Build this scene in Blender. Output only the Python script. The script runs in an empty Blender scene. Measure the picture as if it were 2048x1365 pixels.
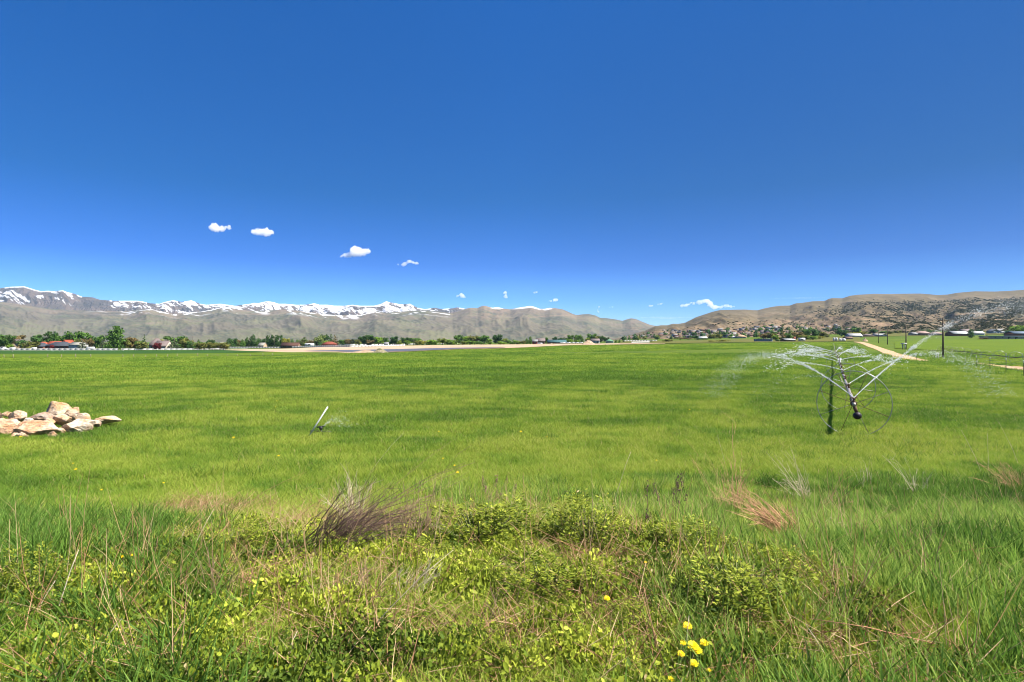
import bpy, math, random
import numpy as np
from mathutils import Vector, Matrix, Euler
rng = np.random.default_rng(11)
HAZE = True
random.seed(11)
S = bpy.context.scene
COL = S.collection
R = math.radians
# ---------------- camera, sky, sun, exposure ----------------
F = 1138.0                     # focal length in photo pixels (2048 wide)
HY = 682.5                     # horizon row
CZ = 3.0                       # camera height
cd = bpy.data.cameras.new('camera'); cam = bpy.data.objects.new('camera', cd); COL.objects.link(cam)
cd.lens = 20.0; cd.sensor_width = 36.0; cd.clip_start = 0.05; cd.clip_end = 60000
cam.location = (0, 0, CZ); cam.rotation_euler = (R(90), 0, 0)
S.camera = cam
SUN_EL = R(54); SUN_AZ = R(104)          # azimuth clockwise from +Y
w = bpy.data.worlds.new('World'); S.world = w; w.use_nodes = True
nt = w.node_tree; nt.nodes.clear()
sky = nt.nodes.new('ShaderNodeTexSky'); sky.sky_type = 'NISHITA'; sky.sun_disc = False
sky.sun_elevation = SUN_EL; sky.sun_rotation = SUN_AZ
sky.altitude = 1700; sky.air_density = 1.0; sky.dust_density = 0.15; sky.ozone_density = 4.0
hs = nt.nodes.new('ShaderNodeHueSaturation'); hs.inputs['Saturation'].default_value = 1.22
hs.inputs['Value'].default_value = 1.0
bg = nt.nodes.new('ShaderNodeBackground'); bg.inputs[1].default_value = 0.070
wo = nt.nodes.new('ShaderNodeOutputWorld')
nt.links.new(sky.outputs[0], hs.inputs['Color'])
# the deep polarised blue of the photographed sky: grade the physical sky by elevation
tcw = nt.nodes.new('ShaderNodeTexCoord'); sx = nt.nodes.new('ShaderNodeSeparateXYZ'); nt.links.new(tcw.outputs['Generated'], sx.inputs[0])
cr = nt.nodes.new('ShaderNodeValToRGB'); e = cr.color_ramp.elements
while len(e) < 6: e.new(.5)
for k, (p_, c_) in enumerate([(0.0, (.70, .80, 1.0)), (.07, (.36, .57, .97)), (.13, (.19, .37, .74)), (.24, (.095, .37, .60)), (.51, (.095, .53, .82)), (.75, (.5, .8, 1.0))]):
    e[k].position = p_; e[k].color = (*c_, 1)
nt.links.new(sx.outputs[2], cr.inputs[0])
gx = nt.nodes.new('ShaderNodeMath'); gx.operation = 'MULTIPLY_ADD'; gx.inputs[1].default_value = -.48; gx.inputs[2].default_value = 1.0
gm = nt.nodes.new('ShaderNodeMath'); gm.operation = 'MAXIMUM'; gm.inputs[1].default_value = 0; nt.links.new(sx.outputs[0], gm.inputs[0]); nt.links.new(gm.outputs[0], gx.inputs[0])
mm = nt.nodes.new('ShaderNodeMix'); mm.data_type = 'RGBA'; mm.blend_type = 'MULTIPLY'; mm.inputs[0].default_value = 1
nt.links.new(hs.outputs[0], mm.inputs[6]); nt.links.new(cr.outputs[0], mm.inputs[7])
m3 = nt.nodes.new('ShaderNodeVectorMath'); m3.operation = 'SCALE'; nt.links.new(mm.outputs[2], m3.inputs[0]); nt.links.new(gx.outputs[0], m3.inputs['Scale'])
nt.links.new(m3.outputs[0], bg.inputs[0]); nt.links.new(bg.outputs[0], wo.inputs[0])
sl = bpy.data.lights.new('sun', 'SUN'); sl.energy = 4.9; sl.angle = R(0.53); sl.color = (1, .955, .88)
so = bpy.data.objects.new('sun', sl); COL.objects.link(so)
sd = Vector((math.sin(SUN_AZ)*math.cos(SUN_EL), math.cos(SUN_AZ)*math.cos(SUN_EL), math.sin(SUN_EL)))
so.rotation_euler = sd.to_track_quat('Z', 'Y').to_euler()
S.view_settings.view_transform = 'Standard'; S.view_settings.look = 'None'
S.view_settings.exposure = 1.5; S.view_settings.gamma = 1
try:
    S.cycles.max_bounces = 8; S.cycles.diffuse_bounces = 3; S.cycles.glossy_bounces = 2
    S.cycles.transmission_bounces = 4; S.cycles.transparent_max_bounces = 12; S.cycles.volume_bounces = 10
    S.cycles.use_denoising = True; S.cycles.denoising_prefilter = 'ACCURATE'; S.cycles.filter_width = 1.05
except Exception: pass

# ---------------- helpers ----------------
def obj(name, me, parent=None, mat=None):
    o = bpy.data.objects.new(name, me); COL.objects.link(o)
    if parent is not None: o.parent = parent
    if mat is not None and me is not None and not me.materials: me.materials.append(mat)
    return o
def tag(o, label=None, cat=None, group=None, kind=None):
    if label: o['label'] = label
    if cat: o['category'] = cat
    if group: o['group'] = group
    if kind: o['kind'] = kind
    return o
def empty(name, loc=(0, 0, 0), rz=0.0, label=None, cat=None, group=None):
    o = obj(name, None); o.location = loc; o.rotation_euler = (0, 0, rz); o.empty_display_size = .2
    return tag(o, label, cat, group)
def mesh_np(name, V, Fc, mat=None, smooth=False, attrs=None):
    """Fc: int array (n,3) or (n,4), or list of such arrays"""
    me = bpy.data.meshes.new(name)
    V = np.asarray(V, dtype=np.float32)
    L = Fc if isinstance(Fc, list) else [Fc]
    L = [np.asarray(f, dtype=np.int32) for f in L if len(f)]
    nv = len(V); nl = sum(f.size for f in L); nf = sum(len(f) for f in L)
    me.vertices.add(nv); me.vertices.foreach_set('co', V.ravel())
    me.loops.add(nl); me.loops.foreach_set('vertex_index', np.concatenate([f.ravel() for f in L]))
    st = []; tot = []; o = 0
    for f in L:
        k = f.shape[1]; st.append(o + np.arange(len(f))*k); tot.append(np.full(len(f), k)); o += f.size
    me.polygons.add(nf)
    me.polygons.foreach_set('loop_start', np.concatenate(st).astype(np.int32))
    me.polygons.foreach_set('loop_total', np.concatenate(tot).astype(np.int32))
    if smooth: me.polygons.foreach_set('use_smooth', np.ones(nf, dtype=bool))
    me.update(calc_edges=True)
    if attrs:
        for k, a in attrs.items():
            at = me.attributes.new(k, 'FLOAT', 'POINT'); at.data.foreach_set('value', np.asarray(a, dtype=np.float32))
    if mat: me.materials.append(mat)
    return me
def grid_faces(n, m):
    i = np.arange(n-1)[:, None]*m + np.arange(m-1)[None, :]
    i = i.ravel()
    return np.stack([i, i+1, i+m+1, i+m], 1)
class MB:
    """collects shapes into one mesh"""
    def __init__(s): s.v = []; s.f4 = []; s.f3 = []; s.n = 0
    def add(s, v, q=None, t=None):
        v = np.asarray(v, float).reshape(-1, 3)
        if q is not None and len(q): s.f4.append(np.asarray(q)+s.n)
        if t is not None and len(t): s.f3.append(np.asarray(t)+s.n)
        s.v.append(v); s.n += len(v)
    def box(s, x0, x1, y0, y1, z0, z1):
        v = [(x, y, z) for z in (z0, z1) for y in (y0, y1) for x in (x0, x1)]
        s.add(v, [(0, 2, 3, 1), (4, 5, 7, 6), (0, 1, 5, 4), (2, 6, 7, 3), (0, 4, 6, 2), (1, 3, 7, 5)])
    def tube(s, pts, r, k=6, cap=True):
        pts = np.asarray(pts, float); n = len(pts)
        r = np.broadcast_to(np.asarray(r, float), (n,))
        d = np.gradient(pts, axis=0); d /= np.linalg.norm(d, axis=1)[:, None]+1e-9
        up = np.array([0, 0, 1.0]) if abs(d[0, 2]) < .9 else np.array([1.0, 0, 0])
        a = np.cross(d, up); a /= np.linalg.norm(a, axis=1)[:, None]+1e-9
        b = np.cross(d, a)
        t = np.arange(k)*2*math.pi/k
        v = pts[:, None, :] + r[:, None, None]*(a[:, None, :]*np.cos(t)[None, :, None] + b[:, None, :]*np.sin(t)[None, :, None])
        i = (np.arange(n-1)[:, None]*k); j = np.arange(k)[None, :]
        q = np.stack([i+j, i+(j+1) % k, i+k+(j+1) % k, i+k+j], -1).reshape(-1, 4)
        v = v.reshape(-1, 3); tr = []
        if cap:
            v = np.vstack([v, pts[0], pts[-1]]); c0 = n*k; c1 = n*k+1
            tr = [(c0, (j+1) % k, j) for j in range(k)] + [(c1, (n-1)*k+j, (n-1)*k+(j+1) % k) for j in range(k)]
        s.add(v, q, tr)
    def cyl(s, c, ax, L, r, k=12):
        c = np.asarray(c, float); ax = np.asarray(ax, float); ax = ax/np.linalg.norm(ax)
        s.tube([c-ax*L/2, c+ax*L/2], r, k)
    def build(s, name, mat, parent=None, smooth=False):
        L = []
        if s.f4: L.append(np.concatenate(s.f4))
        if s.f3: L.append(np.concatenate(s.f3))
        me = mesh_np(name, np.concatenate(s.v), L, mat, smooth)
        return obj(name, me, parent)
# value noise
def _hash(ix, iy, seed):
    n = (ix.astype(np.int64)*374761393 + iy.astype(np.int64)*668265263 + seed*2147483647) & 0xffffffff
    n = ((n ^ (n >> 13))*1274126177) & 0xffffffff
    return ((n ^ (n >> 16)) & 0xffff)/65535.0
def vn(x, y, seed=0):
    x = np.asarray(x, float); y = np.asarray(y, float); x, y = np.broadcast_arrays(x, y)
    ix = np.floor(x); iy = np.floor(y); fx = x-ix; fy = y-iy
    fx = fx*fx*(3-2*fx); fy = fy*fy*(3-2*fy)
    a = _hash(ix, iy, seed); b = _hash(ix+1, iy, seed); c = _hash(ix, iy+1, seed); d = _hash(ix+1, iy+1, seed)
    return (a*(1-fx)+b*fx)*(1-fy)+(c*(1-fx)+d*fx)*fy
def fbm(x, y, o=4, seed=0, g=.5):
    s = 0; a = 1; t = 0
    for k in range(o):
        s = s+a*vn(np.asarray(x)*2**k+k*17.3, np.asarray(y)*2**k+k*9.1, seed+k); t += a; a *= g
    return s/t
def ridged(x, y, o=4, seed=0, g=.5):
    s = 0; a = 1; t = 0
    for k in range(o):
        s = s+a*(1-np.abs(2*vn(np.asarray(x)*2**k+k*7.3, np.asarray(y)*2**k+k*3.1, seed+k)-1)); t += a; a *= g
    return s/t
def sstep(a, b, x):
    t = np.clip((x-a)/(b-a), 0, 1); return t*t*(3-2*t)
# ---------------- materials ----------------
def mat_new(name):
    m = bpy.data.materials.new(name); m.use_nodes = True
    t = m.node_tree; b = t.nodes['Principled BSDF']; b.inputs['Specular IOR Level'].default_value = .25
    return m, t, b
def N(t, typ, **kw):
    n = t.nodes.new(typ)
    for k, v in kw.items(): setattr(n, k, v)
    return n
def noise(t, scale, detail=4, vec=None, rough=.55):
    n = N(t, 'ShaderNodeTexNoise'); n.inputs['Scale'].default_value = scale; n.inputs['Detail'].default_value = detail
    n.inputs['Roughness'].default_value = rough
    if vec is not None: t.links.new(vec, n.inputs['Vector'])
    return n
def ramp(t, fac, stops):
    n = N(t, 'ShaderNodeValToRGB'); e = n.color_ramp.elements
    while len(e) < len(stops): e.new(.5)
    for i, (p, c) in enumerate(stops):
        e[i].position = p; e[i].color = (*c, 1) if len(c) == 3 else c
    t.links.new(fac, n.inputs[0]); return n
def mixc(t, a, b, f, mode='MIX'):
    n = N(t, 'ShaderNodeMix', data_type='RGBA', blend_type=mode)
    for s, v in ((n.inputs[6], a), (n.inputs[7], b), (n.inputs[0], f)):
        if isinstance(v, (int, float)): s.default_value = v
        elif isinstance(v, tuple): s.default_value = (*v, 1)
        else: t.links.new(v, s)
    return n.outputs[2]
def math_n(t, op, a, b=None):
    n = N(t, 'ShaderNodeMath', operation=op)
    for s, v in ((n.inputs[0], a), (n.inputs[1], b)):
        if v is None: continue
        if isinstance(v, (int, float)): s.default_value = v
        else: t.links.new(v, s)
    return n.outputs[0]
def pos(t, scale=None):
    g = N(t, 'ShaderNodeNewGeometry')
    if scale is None: return g.outputs['Position']
    m = N(t, 'ShaderNodeMapping'); m.inputs['Scale'].default_value = scale
    t.links.new(g.outputs['Position'], m.inputs[0]); return m.outputs[0]
def bump(t, b, h, dist, strength=1):
    n = N(t, 'ShaderNodeBump'); n.inputs['Distance'].default_value = dist; n.inputs['Strength'].default_value = strength
    t.links.new(h, n.inputs['Height']); t.links.new(n.outputs[0], b.inputs['Normal'])
def simple(name, col, rough=.7, metal=0, var=.25, scale=3, bumpd=0):
    m, t, b = mat_new(name); b.inputs['Roughness'].default_value = rough; b.inputs['Metallic'].default_value = metal
    tc = N(t, 'ShaderNodeTexCoord')
    n = noise(t, scale, 4, tc.outputs['Object']); col = tuple(x*.60 for x in col)
    c = ramp(t, n.outputs[0], [(.3, tuple(x*(1-var) for x in col)), (.7, tuple(min(1, x*(1+var)) for x in col))])
    t.links.new(c.outputs[0], b.inputs['Base Color'])
    if bumpd: bump(t, b, n.outputs[0], bumpd)
    return m
def objcol(name, rough=.75, var=.2, scale=1.5):
    """takes its colour from the object's own colour"""
    m, t, b = mat_new(name); b.inputs['Roughness'].default_value = rough
    oi = N(t, 'ShaderNodeObjectInfo'); tc = N(t, 'ShaderNodeTexCoord'); n = noise(t, scale, 4, tc.outputs['Object'])
    c = ramp(t, n.outputs[0], [(.3, ((1-var)*.60,)*3), (.7, (.60,)*3)])
    t.links.new(mixc(t, oi.outputs['Color'], c.outputs[0], 1.0, 'MULTIPLY'), b.inputs['Base Color'])
    return m

# ---------------- terrain ----------------
U_K = np.array([-.92, -.6, -.42, -.3, -.02, .12, .24, .45, .6, .68, .75, .92])
Z_K = np.array([60, 120, 170, 230, 330, 430, 700, 1200, 3000, 10000.])
def _c(*ys): return [(y-HY)*z/F for y, z in zip(ys, Z_K)]
TAB = np.array([
 _c(749, 725.5, 717, 712, 706.5, 701.8, 696, 690, 685.5, 683.4),
 _c(748, 725, 717, 712, 706.5, 701.8, 696, 690, 685.5, 683.4),
 _c(746, 723, 716, 711.5, 706, 701, 695, 689, 685.5, 683.4),
 _c(743, 720, 711.5, 707, 702.5, 698, 690.5, 687, 685, 683.4),
 _c(741, 718, 709, 702, 696.5, 693.5, 689, 686, 684.5, 683.3),
 _c(739, 714, 704, 698, 693, 690, 687, 684.5, 683.5, 683),
 _c(738, 711, 701, 695.5, 690.5, 688, 683.5, 678, 681, 682),
 _c(736, 708, 698, 692, 687.5, 685.2, 681, 672, 679, 682),
 _c(737, 711, 699, 692, 687, 684.2, 675, 667, 677, 681),
 _c(739, 717, 704, 697, 690, 685.5, 673, 664, 676, 681),
 _c(740, 720, 708, 699.5, 690, 684, 672, 662, 675, 681),
 _c(741, 720, 708, 700, 688, 681.5, 670, 659, 674, 681)])
NEAR_Z = np.array([0.3, 3.5, 4.5, 6, 8, 10, 14, 20, 40.])
NEAR_D = np.array([1.55, 1.60, 1.68, 2.0, 2.42, 2.66, 2.78, 2.82, 2.88])
def terr_D(u, Z):
    u = np.asarray(u, float); Z = np.asarray(Z, float); u, Z = np.broadcast_arrays(u, Z)
    uc = np.clip(u, U_K[0], U_K[-1]); i = np.clip(np.searchsorted(U_K, uc)-1, 0, len(U_K)-2)
    f = (uc-U_K[i])/(U_K[i+1]-U_K[i]); f = f*f*(3-2*f)
    lz = np.log(np.clip(Z, 60, 10000)); lk = np.log(Z_K)
    j = np.clip(np.searchsorted(lk, lz)-1, 0, len(lk)-2); g = (lz-lk[j])/(lk[j+1]-lk[j])
    D = (TAB[i, j]*(1-f)+TAB[i+1, j]*f)*(1-g)+(TAB[i, j+1]*(1-f)+TAB[i+1, j+1]*f)*g
    Dn = np.interp(Z, NEAR_Z, NEAR_D)
    D60 = TAB[i, 0]*(1-f)+TAB[i+1, 0]*f
    k = sstep(25, 60, Z)
    return np.where(Z < 60, Dn*(1-k)+D60*k, D)
ROAD = lambda Z: 86+.6*(Z-118)
def ground(X, Z):
    """height of the land at a place (X right, Z forward)"""
    X = np.asarray(X, float); Z = np.asarray(Z, float)
    rr = np.hypot(X, Z)+1e-6; az = np.arctan2(X, Z)
    azc = np.clip(az, -.75, .75); Ze = rr*np.cos(azc); u = np.tan(azc)
    h = CZ-terr_D(u, Ze)
    h = h+.10*(fbm(X/3.1, Z/3.1, 3, 5)-.5)*np.clip(rr/3, 0, 1)*np.clip(1-rr/300, 0, 1)
    h = h+.5*(fbm(X/17., Z/14., 3, 9)-.5)*sstep(18, 70, rr)*np.clip(1.3-rr/330, 0, 1)
    # the swell in front of the dirt road on the right, and the cut the road runs in
    rx = X-ROAD(Z)
    h = h+.0*np.exp(-(((Z-72)/13)**2+((X-56)/17)**2))
    return h
ZS = np.exp(np.linspace(math.log(2.0), math.log(1600), 1500))
def at(px, py, zmin=2.0, zmax=1600):
    """the place on the land seen at photo pixel (px,py)"""
    u = (px-1024)/F; Zv = ZS[(ZS >= zmin) & (ZS <= zmax)]
    h = surf(u*Zv, Zv); y = HY+(CZ-h)/Zv*F
    k = np.where(y <= py)[0]
    k = k[0] if len(k) else int(np.argmin(np.abs(y-py)))
    Z = Zv[k]; return float(u*Z), float(Z), float(h[k])

# ranges of hills: skyline given as elevation over the horizon
def sky_interp(L, u):
    a = np.array(L, float); return (HY-np.interp(u*F+1024, a[:, 0], a[:, 1]))/F     # tan(elevation)
SK_A = [(-500,600),(-200,585),(0,577),(20,574),(48,573),(70,580),(82,583),(95,582),(108,583),(125,581),(135,585),(150,588),(158,592),(165,594),(185,595),(200,600),(230,602),(262,602),(275,602),(288,604),(300,607),(318,608),(330,604),(345,601),(352,602),(362,604),(372,603),(382,601),(390,604),(400,608),(412,610),(425,609),(440,608),(455,610),(470,612),(485,610),(500,608),(508,606),(515,607),(528,604),(536,603),(548,605),(556,608),(570,608),(590,610),(605,610),(618,609),(628,607),(640,610),(655,610),(668,612),(690,612),(705,610),(720,612),(735,612),(748,612),(760,609),(766,606),(772,603),(780,605),(790,607),(800,609),(808,609),(820,608),(828,612),(835,616),(850,619),(862,617),(870,616),(880,618),(890,618),(905,617),(915,615),(930,618),(960,626),(1000,640),(1050,670)]
SK_C = [(-500,620),(0,604),(40,609),(100,618),(150,621),(200,622),(250,623),(300,618),(320,622),(345,628),(400,624),(440,616),(455,614),(470,619),(500,622),(540,621),(560,619),(600,622),(650,629),(680,631),(720,630),(750,622),(770,626),(800,624),(820,622),(850,621),(880,624),(905,627),(915,624),(930,618),(940,616),(955,616.5),(962,613),(968,611.5),(978,614),(985,616),(995,615),(1005,617),(1020,619),(1035,616),(1050,614),(1060,612.5),(1068,614),(1080,618),(1090,618),(1100,616),(1112,617),(1125,619),(1135,623),(1145,628),(1153,630.5),(1165,629),(1178,628.5),(1190,631),(1200,636),(1215,637),(1230,639),(1245,642),(1254,639),(1262,637),(1272,638.5),(1285,644),(1300,650),(1330,656),(1400,668),(1460,680)]
SK_D = [(1180,684),(1240,676),(1290,662),(1310,653),(1322,651),(1335,651),(1345,648),(1358,648),(1370,646),(1380,641),(1392,635),(1410,629),(1425,624),(1440,620.5),(1460,620),(1490,619.5),(1505,620.5),(1515,621),(1530,617),(1545,614),(1560,612),(1580,611.5),(1592,607),(1605,606),(1625,603),(1650,602),(1658,598),(1665,596.5),(1685,597),(1700,592),(1715,590),(1750,588),(1770,588.5),(1800,588),(1840,587.5),(1860,589),(1875,590.5),(1895,589.5),(1915,586),(1950,583),(1990,583.5),(2020,582),(2048,580),(2300,575),(2600,600)]
def hill_h(u, Z):
    """the brown hill on the right"""
    Z0, Z1 = 900., 3400.
    t = np.clip((Z-Z0)/(Z1-Z0), 0, 1.0)
    b = CZ-terr_D(u, np.full_like(np.asarray(Z, float), Z0))-2.5
    top = CZ+sky_interp(SK_D, u)*Z1
    q = .42*t+.58*t**1.9
    h = b+(top-b)*q
    n = ridged(u*9+t*1.2, t*1.7+u*3, 5, 31)-.55
    n2 = fbm(u*28, t*7, 4, 37)-.5
    env = np.sin(np.pi*np.clip(t, 0, 1))**.8
    h = h+env*(n*75+n2*26)*np.clip((top-b)/150, 0, 1)
    cap = CZ+(sky_interp(SK_D, u)-(1-t)*.006)*Z
    h = np.minimum(h, np.where(t < 1, cap, 1e9))
    back = np.clip((Z-Z1)/500, 0, 1); h = h-back*120
    h = np.where(Z <= Z0+1, b-3, h)
    return h
def surf(X, Z):
    g = ground(X, Z); X = np.asarray(X, float); Z = np.asarray(Z, float)
    u = X/np.maximum(Z, 1)
    if np.any(Z > 900):
        hh = np.where((Z > 900) & (u > .14), hill_h(u, np.maximum(Z, 900.)), -99.)
        return np.maximum(g, hh)
    return g
# ---------------- land materials ----------------
def field_mat(name, stops, sc=1.0, bumpd=.12):
    m, t, b = mat_new(name); b.inputs['Roughness'].default_value = .9; b.inputs['Specular IOR Level'].default_value = .1
    a = noise(t, .045*sc, 5, pos(t)); c = noise(t, 1.1*sc, 5, pos(t, (1, .6, 1)), .65); d = noise(t, 9*sc, 3, pos(t))
    f = math_n(t, 'ADD', math_n(t, 'MULTIPLY', a.outputs[0], .5), math_n(t, 'MULTIPLY', c.outputs[0], .32))
    f = math_n(t, 'ADD', f, math_n(t, 'MULTIPLY', d.outputs[0], .18))
    t.links.new(ramp(t, f, [(p_, (c_[0]*.72, c_[1]*.58, c_[2]*.40)) for p_, c_ in stops]).outputs[0], b.inputs['Base Color'])
    bump(t, b, math_n(t, 'ADD', c.outputs[0], math_n(t, 'MULTIPLY', d.outputs[0], .4)), bumpd)
    return m
M_FIELD = field_mat('field_green', [(.32, (.045, .105, .012)), (.45, (.078, .155, .018)), (.56, (.105, .185, .022)), (.7, (.16, .21, .035))])
M_BRIGHT = field_mat('bright_crop', [(.3, (.07, .15, .008)), (.5, (.10, .19, .010)), (.7, (.13, .22, .014))])
M_DARK = field_mat('dark_crop', [(.3, (.022, .085, .018)), (.5, (.032, .105, .022)), (.7, (.05, .13, .025))])
M_PALE = field_mat('pale_pasture', [(.3, (.08, .12, .035)), (.5, (.12, .15, .045)), (.7, (.19, .19, .07))], .6)
def dirt_mat(name, c0, c1, c2, sc=1):
    m, t, b = mat_new(name); b.inputs['Roughness'].default_value = .95; b.inputs['Specular IOR Level'].default_value = .1
    a = noise(t, .5*sc, 6, pos(t), .65); d = noise(t, 6*sc, 4, pos(t))
    f = math_n(t, 'ADD', math_n(t, 'MULTIPLY', a.outputs[0], .65), math_n(t, 'MULTIPLY', d.outputs[0], .35))
    t.links.new(ramp(t, f, [(p_, tuple(x*.56 for x in c_)) for p_, c_ in ((.35, c0), (.5, c1), (.66, c2))]).outputs[0], b.inputs['Base Color'])
    bump(t, b, f, .15); return m
M_ROAD = dirt_mat('tan_dirt', (.44, .27, .13), (.62, .42, .24), (.74, .56, .38))
M_SAND = dirt_mat('pale_gravel', (.40, .27, .16), (.60, .43, .28), (.74, .57, .42), .12)
# ---------------- ground sheet ----------------
M_GROUND = M_FIELD.copy(); M_GROUND.name = 'pasture_and_soil'; t = M_GROUND.node_tree; b = t.nodes['Principled BSDF']; lk = b.inputs['Base Color'].links[0].from_socket
sa = N(t, 'ShaderNodeAttribute', attribute_name='soil'); sn = ramp(t, noise(t, 3.5, 6, pos(t), .7).outputs[0], [(.3, (.045, .028, .014)), (.5, (.15, .088, .042)), (.7, (.36, .24, .13))])
t.links.new(mixc(t, lk, sn.outputs[0], sa.outputs['Fac']), b.inputs['Base Color'])
az = np.radians(np.concatenate([np.arange(-180, -48, 4.), np.arange(-48, 48, .22), np.arange(48, 181, 4.)]))
rad = np.concatenate([[.02], np.exp(np.linspace(math.log(.4), math.log(9400), 330))])
A, Rr = np.meshgrid(az, rad, indexing='ij')
X = Rr*np.sin(A); Y = Rr*np.cos(A)
Zh = ground(X, Y)
me = mesh_np('ground', np.stack([X, Y, Zh], -1).reshape(-1, 3), grid_faces(len(az), len(rad))[:, ::-1], M_GROUND, True, {'soil': sstep(11, 8.5, np.hypot(X, Y)).ravel()})
g = tag(obj('ground', me), kind='structure', label='green pasture land of the valley floor')
# near soil under the weeds
def sheet(name, mat, ulist, z0, z1, nu=80, nz=60, lift=.03, label=None, kind='structure'):
    """a sheet over the land between two depths (functions of u) for u in a range"""
    u = np.linspace(ulist[0], ulist[1], nu); 
    a = np.array([z0(x) for x in u]); c = np.array([z1(x) for x in u])
    s = np.linspace(0, 1, nz)
    Zm = a[:, None]*(c/a)[:, None]**s[None, :]; Xm = u[:, None]*Zm
    H = ground(Xm, Zm)+lift*.5+Zm*.0004
    me = mesh_np(name, np.stack([Xm, Zm, H], -1).reshape(-1, 3), grid_faces(nu, nz)[:, ::-1], mat, True)
    return tag(obj(name, me), label, kind=kind)
def zz(pts):
    """depth along a boundary traced in the photo"""
    P = [(p[0], at(p[0], p[1])[1]) for p in pts]
    xs = [(p[0]-1024)/F for p in P]; zs = [p[1] for p in P]
    return lambda u: float(np.exp(np.interp(u, xs, np.log(zs))))
uu = lambda x: (x-1024)/F
sheet('crop_field', M_BRIGHT, (uu(-260), uu(770)), zz([(-80, 717), (200, 716.5), (480, 712.5), (600, 709.5), (700, 708), (770, 706)]),
      zz([(-80, 709), (300, 708.4), (450, 707.5), (560, 705), (700, 706), (770, 704.5)]), 160, 30, .10, 'bright green strip of crop behind the post fence')
sheet('crop_field', M_DARK, (uu(-260), uu(545)), zz([(-80, 708.9), (300, 708.2), (450, 707.3), (545, 704.5)]),
      zz([(-80, 702.3), (300, 702), (450, 701.5), (545, 703)]), 120, 30, .12, 'dark green strip of crop in front of the white fence')
sheet('gravel_ground', M_SAND, (uu(450), uu(1330)), zz([(450, 701.2), (490, 702.6), (520, 703.5), (640, 705.5), (700, 707), (780, 705.5), (900, 700), (1000, 697.5), (1080, 694.2), (1160, 691), (1250, 689.6), (1330, 689)]),
      zz([(450, 700.5), (520, 699), (600, 697), (700, 694), (800, 692.5), (900, 691), (1000, 690), (1100, 688.6), (1200, 688.2), (1330, 688.3)]), 200, 36, .16, 'pale bare gravel and dirt beyond the field')
M_WATER, t, b = mat_new('grey_water'); b.inputs['Base Color'].default_value = (.075, .075, .085, 1); b.inputs['Roughness'].default_value = .5; b.inputs['Specular IOR Level'].default_value = .35
bump(t, b, noise(t, 1.2, 3, pos(t)).outputs[0], .25)
sheet('pond', M_WATER, (uu(612), uu(1010)), zz([(612, 703.6), (680, 704.5), (770, 705.2), (850, 702), (900, 699.6), (1010, 696.3)]),
      zz([(612, 702.9), (680, 701.5), (770, 699.8), (850, 698), (950, 696.4), (1010, 695.6)]), 120, 16, .35, 'narrow strip of grey blue pond water behind the gravel mound')
sheet('crop_field', M_BRIGHT, (uu(1790), uu(2120)), zz([(1790, 698), (1850, 701), (1900, 703), (2048, 710), (2120, 712)]),
      zz([(1790, 684.6), (1850, 681.2), (1900, 680.4), (1960, 680), (2120, 679.5)]), 120, 30, .2, 'vivid green crop beyond the dirt road')
sheet('pasture', M_PALE, (uu(1240), uu(1720)), zz([(1240, 688.2), (1330, 688), (1536, 685.1), (1640, 684.4), (1720, 683.4)]),
      zz([(1240, 684), (1330, 682.5), (1536, 679), (1640, 676), (1720, 674)]), 120, 20, .3, 'pale rough pasture at the far end of the field')
# dirt road
sheet('dirt_road', M_ROAD, (uu(1708), uu(1858)), zz([(1708, 684.9), (1718, 687), (1735, 694), (1765, 706.5), (1795, 718.5), (1815, 722.3), (1858, 723.4)]),
      zz([(1708, 684.2), (1722, 684.6), (1735, 687), (1745, 690.3), (1770, 699), (1800, 708.5), (1830, 716), (1858, 722.2)]), 160, 16, .05, 'tan dirt track running away along the right side of the field')
sheet('dirt_road', M_ROAD, (uu(1935), uu(2140)), zz([(1935, 726), (1960, 729), (1990, 735), (2020, 739), (2048, 742), (2140, 755)]),
      zz([(1935, 725.6), (1980, 729.2), (2048, 735), (2140, 743)]), 90, 16, .05, 'near end of the tan dirt track at the right edge')
# ---------------- hills and mountains ----------------
def mountain_mat(name, cols, tan, dark, sc, bd):
    sc_ = lambda c_: tuple(x*.54 for x in c_); cols = [(p_, sc_(c_)) for p_, c_ in cols]; tan = sc_(tan); dark = sc_(dark)
    m, t, b = mat_new(name); b.inputs['Roughness'].default_value = 1; b.inputs['Specular IOR Level'].default_value = .05
    a = noise(t, .0016*sc, 6, pos(t, (1, 1, 2.5)), .6); c = noise(t, .011*sc, 6, pos(t, (1, 1, 2)), .7)
    f = math_n(t, 'ADD', math_n(t, 'MULTIPLY', a.outputs[0], .6), math_n(t, 'MULTIPLY', c.outputs[0], .4))
    base = ramp(t, f, cols).outputs[0]
    at1 = N(t, 'ShaderNodeAttribute', attribute_name='tan'); at2 = N(t, 'ShaderNodeAttribute', attribute_name='dark'); at3 = N(t, 'ShaderNodeAttribute', attribute_name='snow')
    v = noise(t, .05*sc, 4, pos(t), .7)
    tm = math_n(t, 'MULTIPLY', at1.outputs['Fac'], ramp(t, v.outputs[0], [(.42, (.15,)*3), (.58, (1,)*3)]).outputs[0])
    dm = math_n(t, 'MULTIPLY', at2.outputs['Fac'], ramp(t, noise(t, .035*sc, 5, pos(t, (1, 1, 1.6)), .75).outputs[0], [(.44, (0,)*3), (.54, (1,)*3)]).outputs[0])
    c1 = mixc(t, base, tan, tm); c2 = mixc(t, c1, dark, dm); c3 = mixc(t, c2, (.62, .62, .64), at3.outputs['Fac'])
    t.links.new(c3, b.inputs['Base Color']); bump(t, b, math_n(t, 'ADD', a.outputs[0], c.outputs[0]), bd, .8)
    return m
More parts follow.
